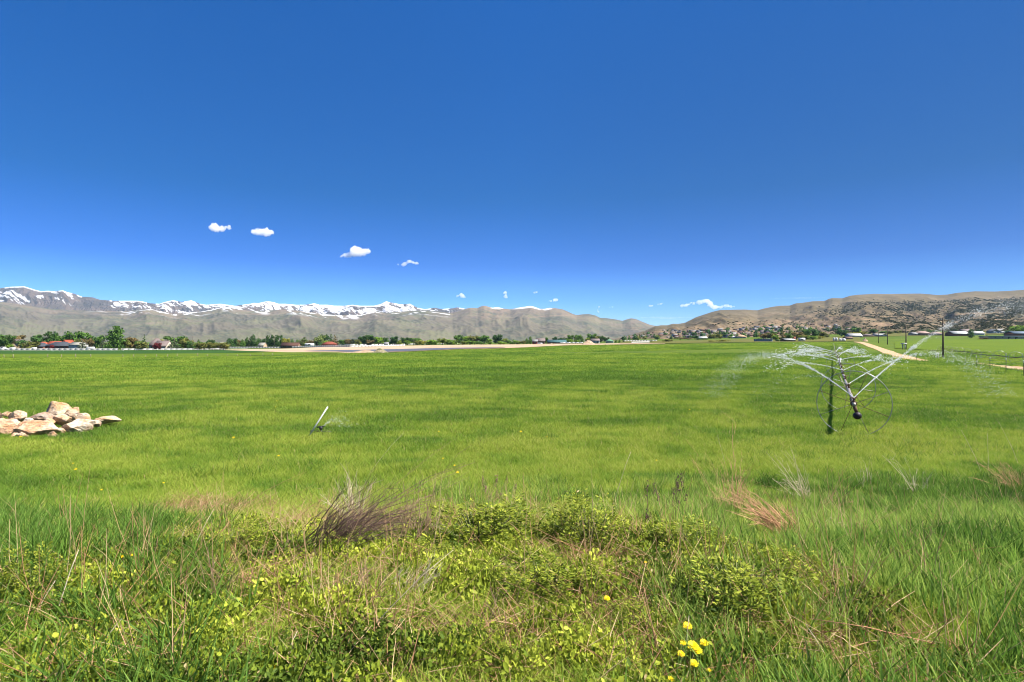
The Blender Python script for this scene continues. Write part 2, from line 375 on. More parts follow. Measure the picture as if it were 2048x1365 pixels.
M_FOOT = mountain_mat('sage_foothill', [(.38, (.165, .138, .10)), (.5, (.205, .175, .118)), (.57, (.20, .195, .105)), (.66, (.275, .215, .155))], (.36, .25, .17), (.085, .095, .06), 1, 9)
M_SNOW = mountain_mat('snowy_rock', [(.36, (.13, .11, .09)), (.5, (.17, .14, .115)), (.64, (.24, .19, .15))], (.32, .23, .17), (.09, .09, .08), 1.3, 70)
M_HILL = mountain_mat('dry_hill', [(.36, (.155, .12, .065)), (.5, (.20, .158, .09)), (.62, (.26, .20, .125))], (.44, .29, .18), (.045, .055, .028), 2.0, 9)
def rng_mesh(name, mat, u0, u1, du, zl, hf, af, label):
    u = np.arange(u0, u1, du); Um, Zm = np.meshgrid(u, zl, indexing='ij')
    H = hf(Um, Zm); at_ = af(Um, Zm, H)
    me = mesh_np(name, np.stack([Um*Zm, Zm, H], -1).reshape(-1, 3), grid_faces(len(u), len(zl))[:, ::-1], mat, True, {k: v.ravel() for k, v in at_.items()})
    return tag(obj(name, me), label, kind='structure')
def py_of(Zm, H): return HY-(H-CZ)/Zm*F
def hill_attr(u, Z, H):
    x = u*F+1024; y = py_of(Z, H); t = (Z-900)/2500
    sk = HY-sky_interp(SK_D, u)*F
    d = np.clip((y-sk)/(676-sk+1e-3), 0, 1)
    # dark scrub on the right flank, denser halfway down
    dark = sstep(1560, 1840, x)*sstep(.10, .3, d)*(.55+.8*(fbm(u*14, t*9, 4, 3)-.3))
    dark = np.maximum(dark, .35*sstep(.55, .8, d)*fbm(u*60, t*20, 3, 8))
    tan = .55*sstep(.5, .62, fbm(u*22, t*16, 4, 13))*sstep(.15, .35, d)
    tan = np.maximum(tan, sstep(.56, .63, fbm(u*45, t*46, 3, 23))*sstep(.35, .5, d)*.95)
    road = sum(np.exp(-((y-yy-(3*np.sin(x/60.+k)))/1.0)**2)*sstep(xa, xa+25, x)*sstep(xb, xb-25, x) for k, (yy, xa, xb) in enumerate([(650, 1500, 1640), (643, 1660, 1760), (633, 1700, 1830), (630, 1840, 2000), (641, 1930, 2060), (655, 1420, 1560)]))
    scar = np.exp(-(((x-1765)/28)**2+((y-649)/4.5)**2)**2)+np.exp(-(((x-1712)/18)**2+((y-653)/4)**2)**2)*.8+.7*np.exp(-(((x-1655)/22)**2+((y-655)/3)**2)**2)
    tan = np.clip(np.maximum(tan, road)+scar, 0, 1)
    dark = dark*(1-np.clip(road+scar, 0, 1))
    return {'tan': tan, 'dark': np.clip(dark, 0, 1), 'snow': np.zeros_like(tan)}
zl = np.concatenate([[898.], np.linspace(902, 3400, 230), np.linspace(3440, 4200, 8)])
rng_mesh('hillside', M_HILL, .14, 1.35, .0016, zl, lambda u, Z: hill_h(u, Z), hill_attr, 'long dry brown hill rising on the right')
def mk_range(SK, Z0, Z1, amp, seed, freq, pw, gap):
    def hf(u, Z):
        t = np.clip((Z-Z0)/(Z1-Z0), 0, 1); e = sky_interp(SK, u); b = -8.
        top = CZ+e*Z1
        wv = (fbm(u*5, t*2.2, 3, seed)-.5)*.10
        n = ridged((u+wv*t)*freq, t*1.1+u*1.5, 5, seed+3, .55)-.6
        n2 = ridged((u+wv)*freq*2.7, t*3, 4, seed+9, .6)-.6
        q = (.25*t+.75*t**pw)
        env = np.clip(4*t*(1-t), 0, 1)**.7
        h = b+(top-b)*q+env*(n*amp+n2*amp*.25)*np.clip((top-b)/400, 0, 1)
        cap = CZ+(e-(1-t)*gap)*Z
        # near the crest blend into the skyline with spurs
        h = np.where(t < 1, np.minimum(h, cap), h)
        h = h-np.clip((Z-Z1)/500, 0, 1)*260
        return np.where(Z <= Z0+1, -30, h)
    return hf
hfC = mk_range(SK_C, 3700, 6900, 185, 41, 6.5, 1.2, .010)
hfA = mk_range(SK_A, 6800, 8800, 230, 71, 22, 1.0, .012)
def attrC(u, Z, H):
    x = u*F+1024; y = py_of(Z, H); sk = HY-sky_interp(SK_C, u)*F; t = (Z-3700)/3200
    up = np.clip(1-(y-sk)/22, 0, 1)
    tan = up*sstep(.35, .55, fbm(u*26, t*8, 4, 5))*.85
    rocky = np.exp(-((x-985)/70)**2)*sstep(660, 620, y)
    tan = np.maximum(tan, rocky*sstep(.5, .62, ridged(u*90, t*20, 3, 6)))
    snow = sstep(.74, .80, ridged(u*34+t*2, t*8, 4, 15))*sstep(11, 2, y-sk)*(x < 900)*sstep(150, 330, x)
    snow = np.maximum(snow, np.exp(-(((x-995)/12)**2+((y-616)/2.6)**2)**2)+np.exp(-(((x-1055)/26)**2+((y-sk-1.2)/2.0)**2)**2)*.9+.7*np.exp(-(((x-1095)/9)**2+((y-sk-1.5)/2.0)**2)**2))
    scar = np.exp(-(((x-1270)/17)**2+((y-657)/3.2)**2)**2)+.8*np.exp(-(((x-1118)/20)**2+((y-670)/2.6)**2)**2)+.5*np.exp(-(((x-1030)/12)**2+((y-672)/2)**2)**2)
    rd = np.exp(-((y-634+3*np.cos((x-1130)/34.))/.9)**2)*sstep(1050, 1060, x)*sstep(1205, 1190, x)
    tan = np.clip(tan+scar+rd+.5*np.exp(-((y-632-.05*(x-1170))/.9)**2)*sstep(1145, 1160, x)*sstep(1205, 1190, x), 0, 1)
    dark = .75*sstep(.5, .68, fbm(u*18, t*7, 4, 55))
    return {'tan': tan, 'dark': dark, 'snow': np.clip(snow, 0, 1)}
def attrA(u, Z, H):
    x = u*F+1024; y = py_of(Z, H); sk = HY-sky_interp(SK_A, u)*F; t = (Z-6800)/2000
    cov = np.interp(x, [-200, 0, 60, 120, 170, 215, 235, 290, 310, 330, 520, 860, 930], [.45, .5, .42, .5, .42, .3, .8, .6, .55, .95, .9, .92, .8])
    lim = np.interp(x, [0, 230, 300, 420, 600, 700, 850, 930], [616, 618, 620, 622, 626, 634, 630, 622])
    n = .5*ridged(u*26+t*1.5, t*6, 4, 85, .6)+.5*fbm(u*60+t*6, t*14, 4, 87)-.34*sstep(.5, .8, ridged(u*110+t*11, t*14+u*30, 4, 89, .65))
    snow = sstep(0, .05, n-(.83-.50*cov)-.25*sstep(lim-9, lim+3, y))
    snow = np.maximum(snow, sstep(3.0, 1.0, y-sk)*(cov > .4)*.9*(fbm(u*60, 3., 2, 4) > .38))
    tan = sstep(.4, .6, fbm(u*40, t*10, 3, 91))*.8
    return {'tan': tan, 'dark': np.zeros_like(tan), 'snow': np.clip(snow, 0, 1)}
rng_mesh('foothills', M_FOOT, -1.3, .40, .0014, np.concatenate([[3698.], np.linspace(3702, 6900, 190), np.linspace(6950, 7400, 5)]), hfC, attrC, 'grey green sage foothills across the valley')
rng_mesh('snowy_mountains', M_SNOW, -1.3, .06, .0009, np.concatenate([[6798.], np.linspace(6802, 8800, 150), np.linspace(8850, 9300, 5)]), hfA, attrA, 'snow covered mountain range on the horizon')
# ---------------- haze ----------------
m = bpy.data.materials.new('haze_air'); m.use_nodes = True; t = m.node_tree; t.nodes.clear()
pv = t.nodes.new('ShaderNodeVolumePrincipled'); pv.inputs['Color'].default_value = (.40, .66, 1, 1); pv.inputs['Density'].default_value = 2.4e-5
pv.inputs['Anisotropy'].default_value = 0.2
o_ = t.nodes.new('ShaderNodeOutputMaterial'); t.links.new(pv.outputs[0], o_.inputs['Volume'])
hb = MB(); hb.box(-12600, 12600, -9600, 9700, -60, 900)
if HAZE: tag(hb.build('haze', m), 'thin pale air haze over the valley', kind='stuff')
# ---------------- clouds ----------------
m = bpy.data.materials.new('cloud_vapour'); m.use_nodes = True; t = m.node_tree; t.nodes.clear()
pv = t.nodes.new('ShaderNodeVolumePrincipled'); pv.inputs['Color'].default_value = (.998, .998, .998, 1); pv.inputs['Density'].default_value = .009; pv.inputs['Anisotropy'].default_value = .0
o_ = t.nodes.new('ShaderNodeOutputMaterial'); t.links.new(pv.outputs[0], o_.inputs['Volume'])
M_CLOUD = m; M_WISP = m.copy(); M_WISP.name = 'thin_vapour'; M_WISP.node_tree.nodes['Principled Volume'].inputs['Density'].default_value = .0022
def cloud_mesh_px(cx, cy, puffs, Zc, label, group=None, mat=None):
    """puffs: (dx,dy,r) in photo pixels about the centre; a clump of billowing balls merged by a voxel remesh"""
    k = Zc/F; import bmesh
    bm = bmesh.new()
    for (dx, dy, r) in puffs:
        mt = Matrix.Translation((dx*k, random.uniform(-.5, .5)*r*k, -dy*k)) @ Matrix.Diagonal((r*k, r*k*.9, r*k*.8, 1))
        bmesh.ops.create_icosphere(bm, subdivisions=3, radius=1, matrix=mt)
    me = bpy.data.meshes.new('cloud'); bm.to_mesh(me); bm.free()
    V = np.zeros(len(me.vertices)*3, np.float32); me.vertices.foreach_get('co', V); V = V.reshape(-1, 3)
    Nn = np.zeros(len(V)*3, np.float32); me.vertices.foreach_get('normal', Nn); Nn = Nn.reshape(-1, 3)
    q = V/k
    d = (fbm(q[:, 0]/3+q[:, 1]/5, q[:, 2]/2.2+q[:, 1]/7, 5, int(cx))-.5)*12.0*k
    rs = np.median([p[2] for p in puffs])/7
    V = V+Nn*(d*min(1, rs))[:, None]
    me.vertices.foreach_set('co', V.astype(np.float32).ravel()); me.update()
    me.materials.append(mat or M_CLOUD)
    o = obj('cloud', me); o.location = ((cx-1024)*k, Zc, CZ+(HY-cy)*k)
    md = o.modifiers.new('merge', 'REMESH'); md.mode = 'VOXEL'; md.voxel_size = max(.36*k, 3)
    return tag(o, label, 'cloud', group)
def puffline(pts, n, j, rr):
    P = []
    for a in range(int(n*1.7)):
        s = random.random()*(len(pts)-1); i = int(s); f = s-i
        x = pts[i][0]*(1-f)+pts[i+1][0]*f; y = pts[i][1]*(1-f)+pts[i+1][1]*f; r = pts[i][2]*(1-f)+pts[i+1][2]*f
        P.append((x+random.gauss(0, j), y+random.gauss(0, j*.5), r*random.uniform(*rr)))
    return P
ZC = 14500
cloud_mesh_px(439, 456, puffline([(-10, -4, 9), (-8, 2, 9), (2, 3, 9), (16, -1, 5)], 12, 1.5, (.6, 1)), ZC, 'highest small white cloud, at the far left of the sky', 'small clouds')
cloud_mesh_px(526, 465, puffline([(-20, 0, 3), (-9, 0, 8), (6, 0, 9), (20, 1, 6)], 14, 1.5, (.6, 1)), ZC, 'small flat oval cloud just right of the highest cloud', 'small clouds')
cloud_mesh_px(710, 504, puffline([(-28, 9, 3.5), (-14, 8, 5), (0, -3, 11), (6, 2, 11), (20, 0, 7), (28, -5, 5)], 22, 1.5, (.55, 1)), ZC, 'largest lone white cloud, above the snowy peaks', 'small clouds')
cloud_mesh_px(816, 526, puffline([(-20, 3, 2), (-8, 3, 4.5), (3, -3, 4.5), (10, -1, 4), (20, 1, 2.5)], 15, 1, (.5, 1)), ZC, 'thin ragged cloud right of the largest cloud', 'small clouds')
ZC = 15500
cloud_mesh_px(922, 592, puffline([(-9, 2, 2.5), (0, -2, 4.5), (8, 3, 3.5)], 8, .7, (.6, 1)), ZC, 'tiny cloud with two lobes over the end of the snowy range', 'tiny clouds')
cloud_mesh_px(1011, 589, puffline([(-1, -5, 4.5), (0, 1, 4), (2, 7, 2.5)], 8, .7, (.5, .9)), ZC, 'tiny upright wispy cloud over the rocky peak', 'tiny clouds')
cloud_mesh_px(1069, 586, puffline([(-7, 2, 2), (2, -1, 3), (7, -1, 2)], 6, .6, (.5, .8)), ZC, 'faint tiny cloud left of the tiny slanted one', 'tiny clouds')
cloud_mesh_px(1106, 601, puffline([(-9, 2, 2), (0, 0, 3.5), (8, -1, 3.5)], 8, .5, (.6, 1)), ZC, 'tiny bright slanted cloud above the brown peaks', 'tiny clouds')
cloud_mesh_px(1198, 621, puffline([(1, -7, 2.5), (-3, -1, 1.3), (0, 4, 2.5)], 6, .6, (.5, .9)), ZC, 'faint tiny broken cloud low over the gap in the hills', 'tiny clouds')
cloud_mesh_px(1222, 615, puffline([(-4, 0, 1.5), (4, -1, 1.5)], 4, .5, (.6, .9)), ZC, 'faintest speck of cloud beside the tiny broken one', 'tiny clouds')
cloud_mesh_px(1303, 612, puffline([(-4, 0, 2.5), (5, 0, 2.3)], 6, .5, (.6, 1)), ZC, 'left one of the pair of tiny clouds left of the long cloud', 'tiny clouds')
cloud_mesh_px(1320, 608.5, puffline([(-4, 1, 2), (4, -.5, 1.8)], 6, .5, (.6, 1)), ZC, 'right one of the pair of tiny clouds left of the long cloud', 'tiny clouds')
cloud_mesh_px(1412, 610, puffline([(-52, 1, 5), (-42, 2, 4.5), (-30, -3, 2.8), (-15, -4, 4), (-2, -8, 5.5), (8, -4, 5), (10, 3, 5.5), (25, 5, 5), (40, 2, 4.5), (56, 4, 3)], 44, 1.3, (.5, 1)), ZC, 'long white cloud bank rising behind the brown hill', 'small clouds')
cloud_mesh_px(1320, 636, [(x, math.sin(x*.1)*.7, 2.6*max(.4, 1-abs(x-10)/90)) for x in range(-70, 90, 2)], ZC, 'very thin flat streak of cloud low above the valley gap', 'tiny clouds', M_WISP)
cloud_mesh_px(1600, 596.5, [(x, -x*.01, 2.0*max(.4, 1-abs(x)/70)) for x in range(-60, 62, 2)], ZC, 'thin level streak of cloud touching the right hill', 'tiny clouds', M_WISP)

sheet('pasture', M_PALE, (uu(1690), uu(2200)), zz([(1690, 675.5), (1760, 674), (1880, 671.5), (2048, 669.6), (2200, 669)]), lambda u: 905., 120, 20, .3, 'pale dry slope behind the farm buildings')
# ---------------- trees ----------------
M_LEAF, t, b = mat_new('leaf'); b.inputs['Roughness'].default_value = .7; b.inputs['Specular IOR Level'].default_value = .2
oi = N(t, 'ShaderNodeObjectInfo'); g_ = N(t, 'ShaderNodeAttribute', attribute_name='tint')
rr_ = ramp(t, g_.outputs['Fac'], [(0, (.5, .5, .5)), (.5, (1.15, 1.15, 1.0)), (1, (2.0, 1.8, 1.2))])
cc_ = mixc(t, oi.outputs['Color'], rr_.outputs[0], 1.0, 'MULTIPLY'); t.links.new(cc_, b.inputs['Base Color'])
tl = N(t, 'ShaderNodeBsdfTranslucent'); t.links.new(cc_, tl.inputs[0]); mx = N(t, 'ShaderNodeMixShader'); mx.inputs[0].default_value = .3
t.links.new(b.outputs[0], mx.inputs[1]); t.links.new(tl.outputs[0], mx.inputs[2]); t.links.new(mx.outputs[0], t.nodes['Material Output'].inputs[0])
M_BARK = simple('bark', (.12, .09, .065), .9, var=.4, scale=4, bumpd=.02)
def leaf_cloud(C, n, size, seed, flat=.5):
    """C: rows of (x,y,z,rx,ry,rz) clump ellipsoids; small four-sided leaf sprays scattered through them"""
    g = np.random.default_rng(seed); C = np.asarray(C, float)
    wgt = (C[:, 3]*C[:, 4]*C[:, 5])**.7; k = g.choice(len(C), n, p=wgt/wgt.sum())
    d = g.normal(size=(n, 3)); d /= np.linalg.norm(d, axis=1)[:, None]
    r = g.random(n)**.38
    p = C[k, :3]+d*r[:, None]*C[k, 3:6]
    nr = d+g.normal(size=(n, 3))*.7+np.array([0, 0, .5]); nr /= np.linalg.norm(nr, axis=1)[:, None]
    a = np.cross(nr, g.normal(size=(n, 3))); a /= np.linalg.norm(a, axis=1)[:, None]; b_ = np.cross(nr, a)
    s = size*g.uniform(.55, 1.3, n)[:, None]
    V = np.stack([p-a*s, p-b_*s*flat, p+a*s, p+b_*s*flat], 1).reshape(-1, 3)
    F4 = np.arange(n*4).reshape(-1, 4)
    tint = np.repeat(np.clip(.5+g.normal(size=n)*.22+(vn(k*7.3, k*3.1, 3)-.5)*.5, 0, 1), 4)
    return V, F4, tint
def crown_mesh(name, C, n, size, seed, flat=.6):
    V, F4, ti = leaf_cloud(C, n, size, seed, flat)
    return mesh_np(name, V, F4, M_LEAF, False, {'tint': ti})
PROTO = {}
def tree_proto(kind, seed):
    """unit tree: height 1, width 1"""
    g = np.random.default_rng(seed); C = []; tb = MB()
    if kind == 'round':
        C = [(0, 0, .5, .33, .33, .36)]+[(.34*math.cos(a)*q, .34*math.sin(a)*q, z, r, r, r*.75) for a, q, z, r in zip(g.uniform(0, 6.3, 17), g.uniform(.4, 1.1, 17), g.uniform(.2, .86, 17), g.uniform(.13, .22, 17))]
        tb.tube([(0, 0, -.02), (.01, 0, .25), (0, .01, .6)], [.035, .027, .01])
        for k in range(6):
            a = g.uniform(0, 6.3); tb.tube([(0, 0, .2+.05*k), (.15*math.cos(a), .15*math.sin(a), .42+.05*k), (.3*math.cos(a), .3*math.sin(a), .58+.04*k)], [.016, .01, .004], 5)
        n, sz = 1500, .05
    elif kind == 'tall':
        C = [(g.uniform(-.22, .22), g.uniform(-.2, .2), z, r, r, .10) for z, r in zip(np.linspace(.08, .9, 16), .28*np.sin(np.linspace(.9, 2.75, 16))+g.uniform(-.04, .06, 16))]
        C += [(0, 0, .95, .12, .12, .05)]
        tb.tube([(0, 0, -.02), (.01, 0, .4), (0, .01, .8)], [.04, .025, .01])
        for k in range(6):
            a = g.uniform(0, 6.3); tb.tube([(0, 0, .15+.08*k), (.2*math.cos(a), .2*math.sin(a), .32+.08*k)], [.016, .005], 5)
        n, sz = 2000, .045
    elif kind == 'poplar':
        C = [(g.uniform(-.05, .05), g.uniform(-.05, .05), z, r, r, .10) for z, r in zip(np.linspace(.12, .92, 14), .36*np.sin(np.linspace(.8, 2.9, 14))+.08)]
        tb.tube([(0, 0, -.02), (0, 0, .9)], [.03, .006]); tb.tube([(0, 0, .2), (.2, 0, .5)], [.012, .004], 5); tb.tube([(0, 0, .25), (-.18, .05, .6)], [.012, .004], 5)
        n, sz = 900, .05
    elif kind == 'conifer':
        for z in np.linspace(.06, .97, 15):
            r = (1-z)*.46+.02
            for a in g.uniform(0, 6.3, max(3, int(9*(1-z))+2)): C.append((r*.6*math.cos(a), r*.6*math.sin(a), z-.02, r*.45, r*.45, .03))
        tb.tube([(0, 0, -.02), (0, 0, .97)], [.03, .004])
        for k in range(8):
            a = g.uniform(0, 6.3); tb.tube([(0, 0, .1+.09*k), (.3*(1-.1*k)*math.cos(a), .3*(1-.1*k)*math.sin(a), .07+.09*k)], [.01, .003], 4)
        n, sz = 1100, .04
    elif kind == 'willow':
        C = [(.36*math.cos(a)*q, .36*math.sin(a)*q, z, r, r, r*1.2) for a, q, z, r in zip(g.uniform(0, 6.3, 20), g.uniform(.2, 1.1, 20), g.uniform(.2, .8, 20), g.uniform(.1, .19, 20))]
        tb.tube([(0, 0, -.02), (.02, 0, .3), (.05, .01, .6)], [.05, .035, .01])
        for k in range(5):
            a = g.uniform(0, 6.3); tb.tube([(0, 0, .2), (.2*math.cos(a), .2*math.sin(a), .55), (.33*math.cos(a), .33*math.sin(a), .5)], [.02, .012, .004], 5)
        n, sz = 1100, .042
    else:  # bush
        C = [(.33*math.cos(a)*q, .33*math.sin(a)*q, z, r, r, r*.9) for a, q, z, r in zip(g.uniform(0, 6.3, 14), g.uniform(.1, 1.1, 14), g.uniform(.2, .72, 14), g.uniform(.14, .24, 14))]
        for k in range(6):
            a = g.uniform(0, 6.3); tb.tube([(0, 0, -.02), (.12*math.cos(a), .12*math.sin(a), .3), (.25*math.cos(a), .25*math.sin(a), .6)], [.02, .014, .004], 5)
        n, sz = 600, .062
    crown = crown_mesh('crown', C, n, sz, seed)
    o = tb.build('trunk', M_BARK); tm = o.data; bpy.data.objects.remove(o)
    return crown, tm
for kd, sds in (('round', (1, 2, 3)), ('tall', (4, 9)), ('poplar', (5,)), ('conifer', (6, 7)), ('willow', (8,)), ('bush', (10, 12, 14))):
    PROTO[kd] = [tree_proto(kd, s) for s in sds]
HUE = {'green': (.07, .145, .026), 'dark': (.042, .095, .024), 'olive': (.13, .14, .035), 'brown': (.15, .115, .05), 'grey': (.075, .10, .06), 'bright': (.13, .22, .028),
       'yellow': (.20, .20, .03), 'pale': (.13, .17, .06), 'red': (.13, .02, .025), 'lime': (.13, .17, .025)}
WORD = {'green': 'mid green', 'dark': 'dark green', 'olive': 'olive green', 'brown': 'brownish', 'grey': 'grey green', 'bright': 'bright green', 'yellow': 'yellow green', 'pale': 'pale green', 'red': 'dark red', 'lime': 'lime green'}
KW = {'round': ('round-crowned tree', 'leafy_tree', 'tree'), 'tall': ('tall dense tree', 'leafy_tree', 'tree'), 'poplar': ('slim upright tree', 'poplar_tree', 'tree'), 'conifer': ('conifer', 'conifer_tree', 'tree'),
      'willow': ('spreading willow-like tree', 'willow_tree', 'tree'), 'bush': ('low bush', 'bush', 'bush')}
TI = [0]
def tree(px, ytop, wpx, kind, hue, where, Z=None, ybase=None, group=None, label=None, name=None):
    u = uu(px)
    if Z is None: _, Z, _ = at(px, ybase, 150, 1500)
    h0 = float(surf(u*Z, Z)); yb = HY+(CZ-h0)/Z*F
    H = max((yb-ytop+1.2)*Z/F, 1.0); W = wpx*Z/F*1.48
    TI[0] += 1; pr = PROTO[kind][TI[0] % len(PROTO[kind])]
    e = empty(name or KW[kind][1], (u*Z, Z, h0), random.uniform(0, 6.28), label or ('%s %s %s' % (WORD[hue], KW[kind][0], where)), KW[kind][2], group)
    e.scale = (W, W, H)
    for nm, me_, in (('crown', pr[0]), ('trunk', pr[1])):
        c = bpy.data.objects.new(nm, me_); COL.objects.link(c); c.parent = e
        f = random.uniform(.85, 1.15); hc = HUE[hue]; c.color = (hc[0]*f, hc[1]*f, hc[2]*f, 1)
    return e
G1 = 'trees behind the white fence'
for a in [
 (8, 668, 27, 'round', 'green', 'at the very left edge behind the white fence', 510), (33, 668, 22, 'round', 'brown', 'behind the tan gabled house', 540), (48, 676, 24, 'bush', 'dark', 'covering the right side of the tan gabled house', 462), (60, 680, 22, 'bush', 'olive', 'in front of the left end of the brick house', 458),
 (17, 688, 10, 'bush', 'bright', 'left of the tan gabled house', 465),
 (77, 668, 22, 'round', 'dark', 'behind the left roof of the brick house', 550), (97, 664, 15, 'tall', 'dark', 'behind the middle of the brick house', 548), (109, 664, 16, 'tall', 'dark', 'behind the right half of the brick house', 552), (126, 668, 18, 'round', 'green', 'behind the left end of the white garage', 545),
 (146, 661, 23, 'round', 'green', 'standing tall behind the white garage', 530), (168, 661, 20, 'round', 'green', 'behind the lamp pole', 535), (153, 675, 20, 'bush', 'olive', 'peeping over the roof of the white garage', 515), (116, 681, 12, 'bush', 'yellow', 'between the orange roofs', 520),
 (165, 680, 20, 'conifer', 'grey', 'at the right corner of the white garage', 462), (176, 676, 16, 'round', 'brown', 'right behind the lamp pole', 480), (190, 669, 22, 'round', 'green', 'left of the tallest tree', 490), (207, 670, 16, 'conifer', 'grey', 'touching the tallest tree on its left', 470),
 (231, 653, 31, 'tall', 'green', 'tallest of the row behind the white fence', 455), (250, 676, 16, 'round', 'olive', 'at the foot of the tallest tree on its right', 466), (262, 673, 22, 'round', 'brown', 'between the tallest tree and the grey house', 480), (278, 681, 12, 'round', 'green', 'low left of the pointed conifer', 480),
 (288, 668, 12, 'conifer', 'green', 'pointed, left of the grey roofed house', 472), (290, 682, 22, 'bush', 'olive', 'below the pointed conifer', 455), (320, 678, 16, 'round', 'yellow', 'behind the roof of the grey roofed house', 560), (353, 671, 32, 'round', 'green', 'big dome right of the grey roofed house', 500),
 (349, 676, 24, 'conifer', 'grey', 'in front of the big green dome', 470), (371, 676, 20, 'round', 'olive', 'right of the grey spruce', 476), (381, 679, 12, 'bush', 'dark', 'beside the pole right of the olive tree', 470), (401, 684, 22, 'bush', 'olive', 'left of the small tan house', 455),
 (397, 680, 8, 'poplar', 'green', 'small, behind the olive bush', 500), (420, 679, 14, 'round', 'dark', 'behind the small tan house', 540), (424, 684, 18, 'round', 'olive', 'at the left wall of the small tan house', 450), (447, 685, 18, 'round', 'olive', 'at the right wall of the small tan house', 450)]:
    tree(a[0], a[1], a[2], a[3], a[4], a[5], Z=a[6], group=G1)
tree(313.5, 685.5, 12, 'round', 'red', '', Z=446, group=G1, label='small dark red tree in front of the grey roofed house')
tree(103, 690, 6, 'round', 'red', '', Z=450, group=G1, label='tiny dark red tree against the brick house wall')
G2 = 'trees behind the long white fences'
for a in [
 (455, 679, 6, 'poplar', 'dark', 'thin, first beyond the small tan house', 620), (466, 676, 13, 'round', 'dark', 'right of the thin dark poplar', 640), (476, 679, 8, 'round', 'brown', 'right of the dark round tree', 650), (485, 680, 10, 'poplar', 'green', 'left of a pair of taller dark trees', 640), (494, 675, 9, 'poplar', 'dark', 'left one of the pair of dark upright trees', 650),
 (506, 670, 14, 'poplar', 'dark', 'right and taller one of the pair of dark upright trees', 650), (516, 677, 8, 'poplar', 'green', 'right of the tall dark upright pair', 660), (525, 677, 12, 'round', 'dark', 'left of the two dense dark trees', 640), (535, 672, 9, 'tall', 'dark', 'leftmost of the two dense dark blocks', 640), (544, 671, 10, 'tall', 'dark', 'dense, left of the utility pole and the brown roofed house', 640),
 (554, 671, 9, 'tall', 'dark', 'dense, right of the utility pole', 640), (562, 671, 8, 'tall', 'dark', 'beside the yellow green tree on its left', 642), (571, 676, 13, 'round', 'yellow', 'behind the brown roofed house', 630), (584, 679, 8, 'poplar', 'green', 'small, right of the yellow green tree', 690), (594, 680, 6, 'poplar', 'green', 'small, over the right end of the brown roof', 700),
 (608, 674, 18, 'willow', 'pale', 'left half of the pale willows', 640), (620, 681, 12, 'round', 'brown', 'in front of the pale willows', 610), (634, 669, 26, 'willow', 'pale', 'largest of the pale willows', 640), (650, 668, 12, 'round', 'dark', 'behind the red roofed house', 700), (662, 668, 14, 'conifer', 'dark', 'left of the utility pole near the red roofed house', 640), (670, 669, 14, 'conifer', 'brown', 'behind the right end of the red roofed house', 630), (641, 684, 10, 'bush', 'dark', 'at the left end of the red roofed house', 590),
 (684, 680, 12, 'round', 'green', 'right of the red roofed house and its pole', 650), (696, 678, 13, 'round', 'brown', 'low, second right of the red roofed house', 650), (708, 678, 12, 'round', 'grey', 'left of the twin round trees', 650), (716, 680, 10, 'round', 'olive', 'low, against the left one of the twin round trees', 640), (725, 671, 14, 'round', 'dark', 'left of the twin round trees in the middle row', 660), (738, 669, 18, 'round', 'dark', 'right and taller of the twin round trees', 660), (742, 680, 16, 'round', 'brown', 'at the foot of the twin round trees', 640),
 (757, 673, 14, 'round', 'bright', 'standing alone in a gap of the row', 640), (770, 675, 10, 'round', 'dark', 'second to the right of the lone bright green tree', 690), (779, 680, 12, 'bush', 'bright', 'left of the dark oval tree', 650), (789, 672, 13, 'round', 'dark', 'oval, in the middle of the row', 650), (799, 680, 10, 'bush', 'lime', 'right of the dark oval tree', 650), (808, 675, 14, 'round', 'dark', 'over the long white fence, left of the leaning group', 690), (820, 675, 14, 'round', 'dark', 'in the middle of the low dark group', 690), (833, 676, 14, 'round', 'green', 'at the right end of the low dark group', 690),
 (844, 680, 14, 'bush', 'yellow', 'low, left one of the yellow green bushes', 650), (858, 679, 16, 'bush', 'bright', 'low, right of the yellow green bush', 650), (870, 680, 14, 'bush', 'bright', 'low, left of the lime round tree', 650), (885, 677, 16, 'round', 'lime', 'standing above the low bushes', 640), (900, 678, 12, 'bush', 'bright', 'low, right of the lime round tree', 640)]:
    tree(a[0], a[1], a[2], a[3], a[4], a[5], Z=a[6], group=G2)
G3 = 'grove behind the gravel ground'
